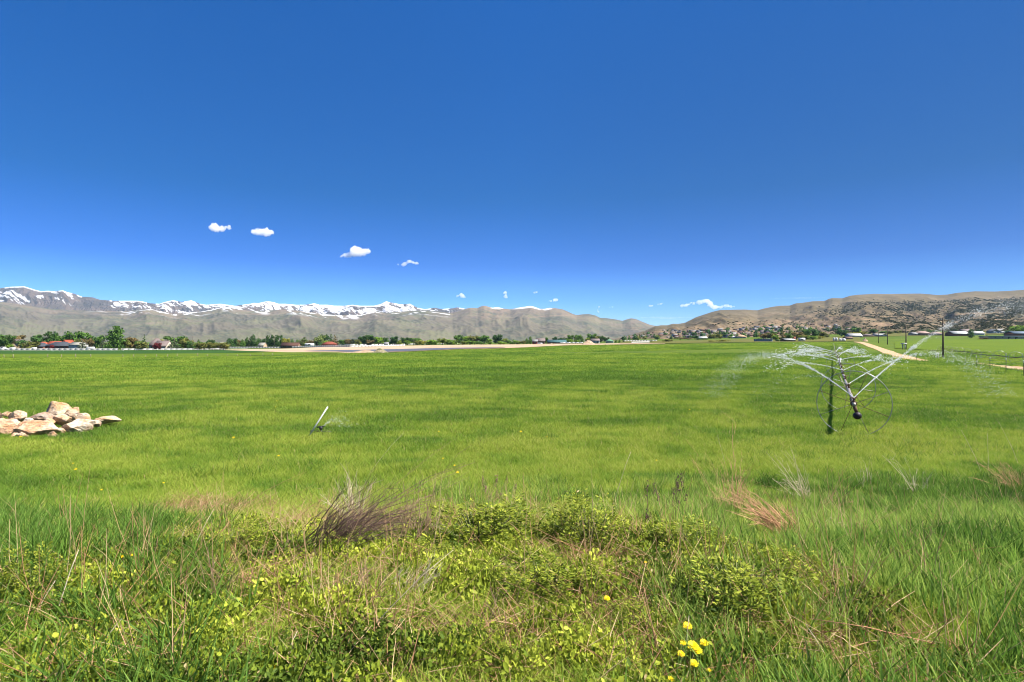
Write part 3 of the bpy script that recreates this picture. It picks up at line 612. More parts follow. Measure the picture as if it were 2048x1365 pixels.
for a in [
 (918, 669, 17, 'round', 'green', 'tallest at the left end of the grove', 640), (908, 679, 14, 'bush', 'bright', 'at the left foot of the grove', 620), (934, 672, 17, 'round', 'bright', 'second large crown of the grove', 630), (949, 671, 19, 'round', 'olive', 'third large crown of the grove', 630), (967, 670.5, 21, 'round', 'green', 'fourth and broadest crown of the grove', 630), (981, 677, 12, 'bush', 'bright', 'between the broadest crown and the dark pair', 620),
 (990, 669, 9, 'round', 'dark', 'left one of the dark pair in the grove', 660), (998, 668.5, 11, 'round', 'dark', 'right one of the dark pair in the grove', 660), (1007, 676, 12, 'bush', 'lime', 'right of the dark pair', 640), (940, 681, 22, 'bush', 'bright', 'low, under the second and third crowns', 605), (962, 682, 20, 'bush', 'green', 'low, under the broadest crown', 605), (925, 683, 16, 'bush', 'lime', 'low, in front of the tallest crown of the grove', 600), (1002, 682, 16, 'bush', 'bright', 'low, under the dark pair', 610),
 (1020, 679, 14, 'bush', 'green', 'right of the grove, low', 640), (1034, 681, 15, 'bush', 'bright', 'second to the right of the grove, low', 635), (1046, 681, 14, 'bush', 'olive', 'midway from the grove to the red barn', 635), (1054, 678, 8, 'poplar', 'green', 'small, left of the red barn', 650), (1061, 674, 7, 'poplar', 'green', 'taller, beside the red barn', 650), (1093, 675, 7, 'round', 'green', 'between the red barn and the teal roofed barn', 640), (1110, 674, 9, 'round', 'dark', 'behind the teal roofed barn', 720), (1122, 676, 10, 'round', 'dark', 'behind the right half of the teal roofed barn', 720),
 (1131, 675, 12, 'round', 'grey', 'over the right end of the teal roofed barn', 700), (1140, 669.5, 11, 'round', 'green', 'left tall crown above the white trailers', 650), (1139, 678, 14, 'bush', 'bright', 'low, above the white trailers', 630), (1155, 669, 12, 'round', 'green', 'right tall crown above the white trailers', 650), (1151, 679, 12, 'bush', 'bright', 'low, right above the white trailers', 630), (1164, 673, 7, 'poplar', 'green', 'at the right end of the white trailers', 650), (1176, 677, 10, 'round', 'lime', 'over the dirt heap', 700),
 (1183, 667, 15, 'round', 'green', 'large, over the small white barn', 720), (1192, 672, 10, 'round', 'olive', 'against the large crown over the small white barn', 720), (1202, 671.5, 11, 'round', 'dark', 'behind the right end of the small white barn', 740), (1212, 675, 10, 'round', 'dark', 'left of the green roofed house', 760)]:
    tree(a[0], a[1], a[2], a[3], a[4], a[5], Z=a[6], group=G3)
G4 = 'trees at the far right end of the field'
for a in [
 (1337, 679, 14, 'round', 'olive', 'standing alone at the field end near the long white fence', 600), (1330, 681, 10, 'bush', 'olive', 'small, left of the lone round tree', 640), (1232, 679, 5, 'conifer', 'dark', 'first of the small ones right of the green roofed house', 620), (1239, 679, 5, 'conifer', 'dark', 'second of the small ones right of the green roofed house', 620), (1247, 680, 4, 'conifer', 'dark', 'third of the small ones right of the green roofed house', 620), (1302, 679, 4, 'conifer', 'dark', 'near the right end of the long white fence', 620),
 (1314, 674, 8, 'round', 'dark', 'above the long white fence', 900), (1360, 675, 20, 'bush', 'olive', 'wide, right of the lone round tree', 880), (1376, 676, 18, 'bush', 'brown', 'low, between the lone tree and the long white shed', 860), (1390, 672, 14, 'round', 'dark', 'left of the long white shed', 880), (1395, 679, 12, 'bush', 'olive', 'just below the long white shed', 800), (1406, 679, 14, 'bush', 'green', 'under the right end of the long white shed', 800),
 (1428, 669, 20, 'round', 'olive', 'right of the long white shed', 880), (1440, 674, 14, 'bush', 'olive', 'between the shed and the dark round tree', 860), (1452, 665, 11, 'round', 'dark', 'highest one left of the orange roofed house', 950), (1458, 673, 10, 'bush', 'pale', 'left of the orange roofed house', 860), (1421, 681.5, 12, 'bush', 'yellow', 'left one of the two pale yellow bushes at the field end', 520), (1446, 680.5, 22, 'bush', 'yellow', 'right one of the two pale yellow bushes at the field end', 520),
 (1517, 676, 14, 'bush', 'bright', 'left end of the row behind the water spray', 520), (1528, 667, 15, 'round', 'brown', 'behind the bright green bush', 600), (1542, 666, 18, 'round', 'olive', 'left of the tall brown conifer', 600), (1551, 670, 10, 'round', 'bright', 'touching the tall brown conifer', 590), (1565.5, 660, 15, 'conifer', 'brown', 'tallest of the group left of the house with the brick chimney', 600), (1577, 667, 12, 'round', 'green', 'right of the tall brown conifer', 600), (1588, 668, 12, 'bush', 'olive', 'behind the roof of the house with the brick chimney', 600), (1555, 679, 10, 'bush', 'dark', 'left of the house with the brick chimney', 500),
 (1598, 664, 18, 'round', 'brown', 'behind the brick chimney', 600), (1611, 657.5, 15, 'round', 'green', 'tall, behind the white motorhome', 640), (1612, 671, 18, 'round', 'lime', 'right behind the white motorhome', 560), (1631, 657.5, 15, 'round', 'dark', 'tall, second right of the motorhome', 650), (1626, 672, 16, 'bush', 'bright', 'low, right of the white motorhome', 540), (1645, 664, 14, 'round', 'olive', 'right of the tall pair behind the motorhome', 680), (1640, 672, 12, 'bush', 'yellow', 'low, left of the white tanks', 600), (1656, 668, 12, 'bush', 'olive', 'above the white tanks', 720),
 (1683, 660, 15, 'round', 'dark', 'over the white tanks', 760), (1693, 665, 12, 'round', 'olive', 'right beside the dark tree over the tanks', 760), (1713, 655.5, 15, 'round', 'green', 'high behind the long white roofed building', 1000), (1722, 663, 26, 'bush', 'yellow', 'long mass behind the white roofed building', 860), (1747, 658.5, 14, 'round', 'dark', 'over the low brown house', 860), (1765, 663, 12, 'round', 'green', 'over the white houses beside the far utility pole', 860), (1781, 664.5, 12, 'round', 'lime', 'right of the white houses', 840), (1795, 662, 12, 'round', 'olive', 'left of the tallest but one utility pole', 860), (1772, 661, 9, 'conifer', 'dark', 'beside the far utility pole', 880),
 (1845, 659, 12, 'conifer', 'dark', 'left one of the pair behind the pink brown house', 860), (1857, 657.5, 15, 'conifer', 'dark', 'right one of the pair behind the pink brown house', 860), (1859, 667, 8, 'bush', 'yellow', 'in front of the pink brown house', 760), (1868, 661, 10, 'round', 'pale', 'right of the pink brown house', 860), (1898, 663, 14, 'round', 'grey', 'right of the nearest utility pole', 840), (1910, 658, 10, 'round', 'grey', 'left above the long white barn', 900),
 (1942, 658.5, 10, 'poplar', 'dark', 'standing alone before the long white barn', 520), (1974, 669, 4, 'conifer', 'dark', 'small, at the left end of the low white stable', 500), (1958, 660, 8, 'round', 'dark', 'behind the long white barn', 880), (1936, 662, 8, 'round', 'grey', 'over the long white barn', 880), (2014, 667, 12, 'bush', 'green', 'left of the brick building', 600), (2022, 661, 14, 'round', 'dark', 'behind the brick building', 660), (2040, 650, 24, 'round', 'bright', 'largest at the right edge', 640), (1966, 675.5, 14, 'bush', 'brown', 'dark low, left of the low white stable', 470)]:
    tree(a[0], a[1], a[2], a[3], a[4], a[5], Z=a[6], group=G4)
for i in range(46):
    px = float(rng.uniform(450, 905)); hu = ['olive', 'green', 'dark', 'brown', 'bright'][int(rng.integers(0, 5))]
    tree(px, float(rng.uniform(680.5, 684)), float(rng.uniform(10, 18)), 'bush', hu, '', Z=float(rng.uniform(655, 700)), group='low bushes behind the long white fences', label='%s low bush filling the row behind the %s part of the long white fences' % (WORD[hu], 'left' if px < 600 else 'middle' if px < 760 else 'right'))
for i in range(16):
    px = float(rng.uniform(-5, 440)); hu = ['olive', 'green', 'dark'][int(rng.integers(0, 3))]
    tree(px, float(rng.uniform(682, 686)), float(rng.uniform(14, 22)), 'bush', hu, '', Z=float(rng.uniform(520, 560)), group='low bushes behind the houses', label='%s low bush behind the houses, %s' % (WORD[hu], 'left of the lamp pole' if px < 172 else 'right of the lamp pole'))
# ---------------- buildings ----------------
M_WALL = objcol('painted_wall', .8, .15, .4); M_ROOF = objcol('roof_covering', .8, .3, .8)
M_GLASS = simple('dark_glass', (.02, .025, .03), .2, 0, .1); M_TRIM = simple('white_trim', (.72, .71, .68), .6, 0, .08); M_DARKM = simple('dark_metal', (.05, .05, .05), .5, 0, .3)
M_BRICKCH = simple('brick', (.32, .12, .07), .9, 0, .25, 6)
WC = {'white': (.66, .65, .62), 'brick': (.38, .15, .09), 'tan': (.50, .36, .22), 'cream': (.60, .52, .40), 'grey': (.35, .34, .33), 'red': (.42, .06, .04), 'blue': (.30, .38, .46), 'brown': (.22, .14, .09), 'pink': (.50, .34, .28),
      'slate': (.085, .095, .115), 'orange': (.62, .13, .06), 'teal': (.08, .19, .19), 'beige': (.42, .40, .33), 'green': (.17, .36, .20), 'dkbrown': (.13, .06, .04), 'redroof': (.36, .09, .05), 'taupe': (.27, .21, .19), 'peach': (.66, .42, .25)}
def house(name, px0, px1, ytop, Z, wall, roof, label, cat='house', depth=9, rtype='gable', eave=.5, rz=0.0, group=None, doors=(), windows=3, garage=0, chimney=None, ybase=None, wings=()):
    if Z is None: _, Z, _ = at((px0+px1)/2, ybase, 150, 1550)
    k = Z/F; pc = (px0+px1)/2; W = (px1-px0)*k; x, y = uu(pc)*Z, Z+depth/2
    gz = float(surf(x, y)); yb = HY+(CZ-gz)/Z*F; H = max((yb-ytop)*k, 2.4); he = H*eave
    e = empty(name, (x, y, gz), rz, label, cat, group)
    hw, hd = W/2, depth/2
    def body(hw, hd, he, H, ox, oy, rt):
        m = MB(); m.box(ox-hw, ox+hw, oy-hd, oy+hd, -1.0, he)
        if rt == 'side':    # gable end faces us
            m.add([(ox-hw, oy-hd, he), (ox+hw, oy-hd, he), (ox, oy-hd, H-.05), (ox-hw, oy+hd, he), (ox+hw, oy+hd, he), (ox, oy+hd, H-.05)], [(0, 3, 5, 2), (1, 2, 5, 4)], [(0, 1, 2), (3, 5, 4)])
        elif rt == 'gable':
            m.add([(ox-hw, oy-hd, he), (ox-hw, oy+hd, he), (ox-hw, oy, H-.05), (ox+hw, oy-hd, he), (ox+hw, oy+hd, he), (ox+hw, oy, H-.05)], [(0, 2, 5, 3), (1, 4, 5, 2)], [(0, 1, 2), (3, 5, 4)])
        w_ = m.build('wall', M_WALL, e); w_.color = (*WC[wall], 1)
        r = MB(); o = .45; th = .18
        if rt == 'hip':
            a, c = hw+o, hd+o; q = min(hd, hw*.7)
            top = [(ox-a, oy-c, he), (ox+a, oy-c, he), (ox+a, oy+c, he), (ox-a, oy+c, he), (ox-hw+q, oy, H), (ox+hw-q, oy, H)]
            top += [(p[0], p[1], p[2]-th) for p in top[:4]]
            r.add(top, [(0, 1, 5, 4), (2, 3, 4, 5), (6, 7, 1, 0), (7, 8, 2, 1), (8, 9, 3, 2), (9, 6, 0, 3), (6, 9, 8, 7)], [(1, 2, 5), (3, 0, 4)])
        elif rt == 'flat':
            r.box(ox-hw-o, ox+hw+o, oy-hd-o, oy+hd+o, he+.01, H)
        else:
            for s in (-1, 1):
                if rt == 'gable': p = [(ox-hw-o, oy+s*(hd+o), he-.15), (ox+hw+o, oy+s*(hd+o), he-.15), (ox+hw+o, oy, H), (ox-hw-o, oy, H)]
                else: p = [(ox+s*(hw+o), oy-hd-o, he-.15), (ox+s*(hw+o), oy+hd+o, he-.15), (ox, oy+hd+o, H), (ox, oy-hd-o, H)]
                p = p+[(a_, b_, c_+th) for a_, b_, c_ in p]
                r.add(p, [(0, 1, 2, 3), (4, 7, 6, 5), (0, 4, 5, 1), (1, 5, 6, 2), (2, 6, 7, 3), (3, 7, 4, 0)])
        ro = r.build('roof', M_ROOF, e); ro.color = (*WC[roof], 1)
    body(hw, hd, he, H, 0, 0, rtype)
    for (a0, a1, yt, wd, rt) in wings:
        ox = ((a0+a1)/2-pc)*k; body((a1-a0)*k/2, wd/2, (yb-yt)*k*eave, (yb-yt)*k, ox, -wd*.3, rt)
    if windows and W > 4:
        for i in range(windows):
            wx = -hw+W*(i+.8)/(windows+.6); ww = min(1.4, W/(windows+1)*.45); m = MB()
            m.box(wx-ww/2, wx+ww/2, -hd-.06, -hd+.02, he*.38, he*.78); f = m.build('window', M_TRIM, e)
            m = MB(); m.box(wx-ww/2+.12, wx+ww/2-.12, -hd-.09, -hd-.058, he*.38+.12, he*.78-.12); m.build('pane', M_GLASS, f)
    for dx in doors:
        m = MB(); m.box(dx*hw-.5, dx*hw+.5, -hd-.07, -hd+.02, -.2, min(2.1, he*.85)); m.build('door', M_DARKM, e)
    for i in range(garage):
        m = MB(); gx = hw*(.55-.9*i); gw = min(2.6, W*.3); m.box(gx-gw, gx+gw, -hd-.08, -hd+.02, -.2, min(2.6, he*.85)); m.build('garage_door', M_TRIM, e)
    if chimney:
        m = MB(); cx = (chimney[0]-pc)*k; m.box(cx-chimney[2], cx+chimney[2], -1, 1, he*.5, (yb-chimney[1])*k); m.build('chimney', M_BRICKCH, e)
    return e
house('house', 23, 37, 679.5, 480, 'tan', 'taupe', 'tan house with its gable end to the field, partly behind dark bushes', rtype='side', eave=.6, windows=0)
house('brick_house', 91, 135, 683.8, 462, 'brick', 'slate', 'long low red brick house with dark hip roof behind the white fence', rtype='hip', eave=.5, windows=4, wings=[(70, 90, 685.5, 8, 'hip')], doors=(.1,))
house('house', 68, 90, 684, 490, 'cream', 'orange', 'house with bright orange roof behind the left end of the brick house', rtype='hip', windows=0)
house('house', 92, 114, 683, 492, 'cream', 'orange', 'house with bright orange roof behind the middle of the brick house', rtype='gable', windows=0)
house('house', 124, 134, 680.5, 500, 'cream', 'orange', 'small orange roof rising behind the right end of the brick house', rtype='side', windows=0)
house('garage', 137, 160, 685, 460, 'white', 'beige', 'large white garage with beige roof right of the brick house', 'garage', rtype='gable', eave=.68, windows=0, garage=1)
house('house', 297, 317, 676.5, 470, 'cream', 'taupe', 'pale house with tall grey roof and a white garage door behind the red tree', rtype='hip', eave=.42, windows=2, wings=[(313, 337, 682, 10, 'gable')], garage=0, doors=(.3,))
house('house', 432, 441, 686, 462, 'tan', 'cream', 'small tan house between two olive trees', rtype='gable', eave=.7, windows=1)
house('house', 516, 527, 686, 600, 'tan', 'beige', 'small beige house left of the dense dark trees', rtype='gable', windows=1)
house('house', 561, 595, 685.8, 560, 'brown', 'dkbrown', 'long low house with dark red brown roof behind the long white fences', rtype='gable', eave=.45, windows=4, doors=(.5,))
house('house', 643, 670, 683.6, 585, 'brick', 'redroof', 'low brick house with red roof left of a utility pole', rtype='hip', eave=.42, windows=3)
house('shed', 768, 776, 685, 600, 'white', 'grey', 'tiny white shed below the dark oval tree', 'shed', windows=0, depth=5)
house('barn', 1065, 1075, 679.5, 610, 'red', 'grey', 'small red barn with grey roof beyond the gravel', 'barn', rtype='gable', eave=.62, windows=1, depth=8)
house('barn', 1073, 1090, 677, 625, 'brown', 'taupe', 'brown gabled barn just right of the small red barn', 'barn', rtype='gable', eave=.5, windows=2)
house('barn', 1096, 1133, 680.3, 610, 'brown', 'teal', 'long barn with teal metal roof beyond the gravel', 'barn', rtype='gable', eave=.42, windows=3, depth=14)
house('barn', 1183, 1199.5, 678, 600, 'white', 'taupe', 'small white barn with brown roof right of the dirt heap', 'barn', rtype='gable', eave=.6, windows=2, doors=(.4,))
house('house', 1214, 1227, 679, 620, 'white', 'green', 'white house with pale green roof', rtype='hip', eave=.5, windows=1, garage=1)
house('shed', 1398, 1415, 673.5, 900, 'cream', 'white', 'long narrow shed with white roof among the dark shrubs', 'shed', rtype='gable', windows=0, eave=.35)
house('house', 1466, 1476, 673, 850, 'white', 'white', 'white house left of the orange roofed house', rtype='side', windows=1)
house('house', 1477, 1493, 670, 840, 'cream', 'peach', 'cream house with orange tiled roof below the hillside homes', rtype='hip', windows=2)
house('house', 1571, 1591, 678.4, 470, 'brown', 'white', 'low house with white edged roof left of the white motorhome', rtype='gable', eave=.6, windows=3, chimney=(1593.5, 674, .9))
house('shed', 1514, 1545, 680.5, 480, 'blue', 'blue', 'long low blue grey shed behind the water spray', 'shed', rtype='flat', eave=.85, windows=0, depth=6)
house('barn', 1699, 1725, 667.5, 700, 'white', 'white', 'long white roofed building left of the low brown house', 'barn', rtype='gable', eave=.4, windows=2)
house('house', 1731, 1748, 668.2, 710, 'taupe', 'taupe', 'low brown house right of the long white building', rtype='hip', eave=.5, windows=2)
house('house', 1751, 1762, 667.6, 715, 'white', 'grey', 'white house left of the far utility pole', rtype='gable', windows=2)
house('house', 1763, 1776, 668, 700, 'white', 'white', 'white house right of the far utility pole', rtype='side', windows=2)
house('shed', 1693, 1706, 677.6, 520, 'tan', 'brown', 'small brown shed at the start of the dirt track', 'shed', windows=1, depth=6)
house('house', 1826, 1836, 665, 720, 'cream', 'grey', 'small pale house left of the pink brown house', windows=1)
house('house', 1838, 1862, 662.5, 720, 'taupe', 'pink', 'pink brown house with wide roof below the dark conifers', rtype='hip', windows=4)
house('house', 1869, 1887, 664, 715, 'cream', 'pink', 'cream house with pinkish roof left of the nearest utility pole', rtype='hip', windows=2)
house('barn', 1908, 1940, 662.6, 660, 'brick', 'white', 'long barn with white metal roof behind the lone dark tree', 'barn', rtype='gable', eave=.45, windows=3, depth=14)
house('house', 1926, 1944, 658.5, 780, 'taupe', 'taupe', 'grey brown house behind the long white barn', rtype='gable', windows=1)
house('barn', 1946, 1970, 663, 700, 'white', 'white', 'white shed row at the right end of the long white barn', 'barn', rtype='gable', windows=1, eave=.5)
house('house', 1984, 2000, 659, 760, 'blue', 'slate', 'blue grey house with dark roof left of the white gabled house', rtype='side', windows=1)
house('house', 2000, 2016, 658, 760, 'white', 'grey', 'white gabled house right of the blue grey house', rtype='side', windows=1)
house('stable', 1979, 2075, 672.3, 470, 'cream', 'blue', 'long low white stable with flat bluish roof at the right edge', 'stable', rtype='flat', eave=.78, windows=6, depth=10, doors=(-.2, .1))
house('brick_building', 2029, 2085, 663.3, 560, 'brick', 'blue', 'tall brick building with bluish roof at the right edge', 'building', rtype='gable', eave=.6, windows=2, depth=12)
# small homes on the hillside
hz = np.array([(1240, 671, 683), (1300, 667, 680), (1330, 660, 680), (1400, 662, 679), (1480, 659, 678), (1560, 650, 672), (1640, 646, 670), (1700, 654, 668)])
hm = {}
def small_home(v):
    wc, rc = [('white', 'grey'), ('cream', 'taupe'), ('grey', 'slate'), ('tan', 'taupe'), ('brown', 'dkbrown')][v]
    m = MB(); m.box(-8, 8, -5, 5, -3, 3); m.add([(-8, -5, 3), (-8, 5, 3), (-8, 0, 6), (8, -5, 3), (8, 5, 3), (8, 0, 6)], [(0, 2, 5, 3), (1, 4, 5, 2)], [(0, 1, 2), (3, 5, 4)])
    r = MB(); 
    for s in (-1, 1): r.add([(-8.6, s*5.7, 2.7), (8.6, s*5.7, 2.7), (8.6, 0, 6.1), (-8.6, 0, 6.1), (-8.6, s*5.7, 3), (8.6, s*5.7, 3), (8.6, 0, 6.4), (-8.6, 0, 6.4)], [(0, 1, 2, 3), (4, 7, 6, 5), (0, 4, 5, 1), (1, 5, 6, 2), (2, 6, 7, 3), (3, 7, 4, 0)])
    return m, r, wc, rc
ZN = [(1240, 1330, 'at the foot of the brown hill near the valley gap'), (1330, 1430, 'in the crowded village under the hill'), (1430, 1530, 'above the orange roofed house on the lower slope'), (1530, 1640, 'on the slope above the brown trees'), (1640, 1710, 'high on the slope above the white tanks')]
VN = ['white walled', 'cream walled', 'dark grey', 'tan', 'brown']
for i in range(175):
    px = float(rng.choice([rng.uniform(1240, 1700), rng.uniform(1320, 1560)])); y0, y1 = np.interp(px, hz[:, 0], hz[:, 1]), np.interp(px, hz[:, 0], hz[:, 2])
    py = y0+(y1-y0)*rng.random()**1.1*.85

    Zv = np.linspace(905, 2700, 700); hh = surf(uu(px)*Zv, Zv); yy = HY+(CZ-hh)/Zv*F
    kk = np.where(yy <= py)[0]
    if not len(kk): continue
    Z = float(Zv[kk[0]]); h = float(hh[kk[0]]); v = int(rng.integers(0, 5)); zn = [z[2] for z in ZN if z[0] <= px < z[1]][0]
    if v not in hm:
        m, r, wc, rc = small_home(v); a = m.build('wall', M_WALL); b2 = r.build('roof', M_ROOF); hm[v] = (a.data, b2.data, wc, rc); bpy.data.objects.remove(a); bpy.data.objects.remove(b2)
    s = .34+.36*rng.random()
    e = empty('hillside_house', (uu(px)*Z, Z, h+.5), float(rng.uniform(-.6, .6)), 'tiny %s house %s' % (VN[v], zn), 'house', 'tiny %s houses %s' % (VN[v], zn)); e.scale = (s, s, s)
    for nm, me_, cc in (('wall', hm[v][0], hm[v][2]), ('roof', hm[v][1], hm[v][3])):
        c = bpy.data.objects.new(nm, me_); COL.objects.link(c); c.parent = e; c.color = (*WC[cc], 1)
# small trees among them
def low_crown(seed, conifer=False):
    C = [(0, 0, .5, .4, .4, .4)]+[(.3*math.cos(a), .3*math.sin(a), z, .22, .22, .2) for a, z in ((0, .4), (2, .6), (4, .45))]
    if conifer: C = [(0, 0, z, .5*(1-z)+.05, .5*(1-z)+.05, .12) for z in (.1, .3, .5, .7, .9)]
    return crown_mesh('small_tree', C, 70, .17, seed)
LC = [low_crown(s, s == 3) for s in (1, 2, 3)]
for i in range(170):
    px = float(rng.uniform(1236, 1720)); y0, y1 = np.interp(px, hz[:, 0], hz[:, 1])+1, np.interp(px, hz[:, 0], hz[:, 2])
    py = y0+(y1-y0)*rng.random()**.7
    Zv = np.linspace(905, 2700, 700); hh = surf(uu(px)*Zv, Zv); yy = HY+(CZ-hh)/Zv*F; kk = np.where(yy <= py)[0]
    if not len(kk): continue
    Z = float(Zv[kk[0]]); h = float(hh[kk[0]]); v = int(rng.integers(0, 3)); zn = [z[2] for z in ZN if z[0] <= px < z[1] or z[1] == 1710][0]
    o = obj('small_tree', LC[v]); hu = ['dark', 'green', 'olive', 'dark'][int(rng.integers(0, 4))]; o.color = (*HUE[hu], 1)
    s = float(rng.uniform(5, 10)); o.location = (uu(px)*Z, Z, h-.3); o.scale = (s*1.1, s*1.1, s); o.rotation_euler = (0, 0, float(rng.uniform(0, 6)))
    tag(o, 'tiny %s tree %s' % (WORD[hu], zn), 'tree', 'tiny %s trees %s' % (WORD[hu], zn))

# scrub on the right flank of the hill: uncountable dark bushes, scattered by nodes further down (see hill_scrub)
# ---------------- fences, poles, vehicles, heaps ----------------
M_VINYL = simple('white_vinyl', (.76, .73, .70), .5, 0, .06); M_WOOD = simple('grey_wood', (.36, .30, .22), .9, 0, .3, 5, .004); M_POLE = simple('creosote_pole', (.13, .10, .075), .9, 0, .35, 3)
M_WIRE = simple('wire', (.25, .25, .25), .5, .6, .1); M_WHITE = simple('white_paint', (.75, .75, .74), .45, 0, .06); M_TYRE = simple('rubber', (.03, .03, .03), .8, 0, .2)
M_POSTG = simple('green_steel', (.07, .10, .06), .6, .2, .3); M_RUST = simple('rusty_steel', (.20, .11, .07), .8, .3, .4, 8); M_GALV = simple('galvanised_steel', (.50, .50, .49), .35, .75, .15, 6); M_ALU = simple('dull_aluminium', (.42, .36, .31), .5, .5, .25, 5)
def along(pts, step):
    """ground points at equal spacing along a line traced in the photo; returns (x,y,z) rows"""
    P = [at(p[0], p[1], 20, 1500)[:2] if len(p) == 2 else (uu(p[0])*p[2], p[2]) for p in pts]
    out = []; car = 0
    for a, b in zip(P[:-1], P[1:]):
        L = math.dist(a, b); s = car
        while s <= L: out.append((a[0]+(b[0]-a[0])*s/L, a[1]+(b[1]-a[1])*s/L)); s += step
        car = s-L
    return [(x, y, float(surf(x, y))) for x, y in out]
def vinyl_fence(pts, step, h, label):
    Q = along(pts, step); e = empty('white_fence', Q[0], 0, label, 'fence'); o = np.array(Q[0])
    pm = MB(); pm.box(-.1, .1, -.1, .1, -.4, h+.14); pm.add([(-.13, -.13, h+.14), (.13, -.13, h+.14), (.13, .13, h+.14), (-.13, .13, h+.14), (0, 0, h+.24)], None, [(0, 1, 4), (1, 2, 4), (2, 3, 4), (3, 0, 4)])
    p0 = pm.build('post', M_VINYL, e); me_ = p0.data
    for q in Q[1:]:
        c = bpy.data.objects.new('post', me_); COL.objects.link(c); c.parent = e; c.location = np.array(q)-o
    m = MB()
    for a, b in zip(Q[:-1], Q[1:]):
        a = np.array(a)-o; b = np.array(b)-o; d = b-a; n = np.array([d[1], -d[0], 0]); n = n/np.linalg.norm(n)*.03
        for z0, z1 in ((.10, .95), (.99, 1.13)):
            z0 *= h/1.15; z1 *= h/1.15
            v = [a-n+[0, 0, z0], b-n+[0, 0, z0], b+n+[0, 0, z0], a+n+[0, 0, z0], a-n+[0, 0, z1], b-n+[0, 0, z1], b+n+[0, 0, z1], a+n+[0, 0, z1]]
            m.add(v, [(0, 1, 5, 4), (1, 2, 6, 5), (2, 3, 7, 6), (3, 0, 4, 7), (4, 5, 6, 7), (0, 3, 2, 1)])
    m.build('rails', M_VINYL, e)
vinyl_fence([(-110, 701.6), (120, 701.4), (240, 701.4)], 4.2, 1.6, 'white rail fence at the left, in front of the brick house and white garage')
vinyl_fence([(243, 701.3), (340, 701), (452, 700.4)], 4.2, 1.5, 'white rail fence running from the tallest tree past the grey roofed house')
vinyl_fence([(452, 697.2), (600, 696.2), (700, 695.2), (812, 692.6)], 3.8, 1.6, 'nearer of the two long white fences above the pale gravel')
vinyl_fence([(454, 692.2), (600, 692.0), (700, 691.7), (810, 690.4), (925, 689)], 4.4, 1.6, 'farther of the two long white fences, just below the trees')
vinyl_fence([(1247, 683.9), (1315, 682.9)], 3.5, 1.6, 'upper one of the two short white fences near the valley gap')
vinyl_fence([(1263, 687), (1301, 686.2)], 3.0, 1.3, 'lower one of the two short white fences near the valley gap')
def wood_fence(name, pts, hts, label, mat, wires=3, r=.07, tip=None, rough=True, wmat=None, nwhite=()):
    P = [at(x, yb, 20, 700) for x, yb in pts]; o = np.array(P[0]); e = empty(name, P[0], 0, label, 'fence'); tops = []
    for i, (p, h) in enumerate(zip(P, hts)):
        p = np.array(p)-o; lean = np.array([random.gauss(0, .09), random.gauss(0, .05), 0])*(1 if rough else .3)*h
        m = MB(); m.tube([p+[0, 0, -.4], p+[0, 0, h*.5]+lean*.5, p+[0, 0, h]+lean], [r*1.1, r, r*.9], 6); po = m.build('post', mat, e); tops.append((p, lean, h))
        if tip: m = MB(); m.tube([p+[0, 0, h*.86]+lean*.86, p+[0, 0, h+.01]+lean], r*1.5, 6); m.build('tip', tip, po)
    for k in range(wires):
        f = .35+.55*k/max(1, wires-1); m = MB()
        L = [p+l*f+[0, 0, h*f] for p, l, h in tops]; m.tube(L, .008, 4); m.build('wire', wmat or M_WIRE, e)
px = [8, 26, 59, 94, 122, 151, 182, 246, 268, 290, 313, 334, 354, 394, 415, 436, 455, 474, 500, 526, 545, 590, 640, 698]
yb = np.interp(px, [0, 200, 400, 545, 700], [717.3, 717, 715.5, 713, 708.5])
wood_fence('post_fence', list(zip(px, yb)), [1.1, 1.25, .6, 1.3, 1.1, 1.3, 1.25, 1.1, 1.1, .8, 1.1, 1.1, 1.3, 1.5, 1.0, 1.0, .9, .9, .8, 1.1, 1.0, .8, .8, .9], 'old wooden post and wire fence between the field and the bright green crop', M_WOOD, 2, .09)
wood_fence('wire_fence', [(2048, 757), (2012, 747), (1980, 741), (1954, 737), (1931, 730), (1908, 725), (1896, 722), (1868, 720), (1833, 722.5)], [1.45, 1.4, 1.35, 1.4, 1.25, 1.2, 1.2, 1.2, 1.1], 'wire fence of green steel posts with white tips by the near dirt track', M_POSTG, 4, .028, M_WHITE, False)
wood_fence('wire_fence', [(2046, 722), (2028, 721), (2013, 720), (1990, 718.5), (1960, 717)], [1.3, 1.25, 1.35, 1.1, 1.1], 'second row of thin posts with pale tips beyond the dirt track', M_GALV, 1, .035, M_WHITE, False)
for x, lab in ((1872, 'left'), (1876.5, 'right')):
    p = at(x, 719, 60, 300); m = MB(); m.tube([(0, 0, -.3), (0.03, 0, .7), (.05 if lab == 'left' else 0, 0, 1.45)], [.11, .10, .09], 8)
    q = m.build('wooden_post', M_VINYL); q.location = p; tag(q, 'stout pale %s post of the pair right of the nearest utility pole' % lab, 'post', 'pair of pale posts')
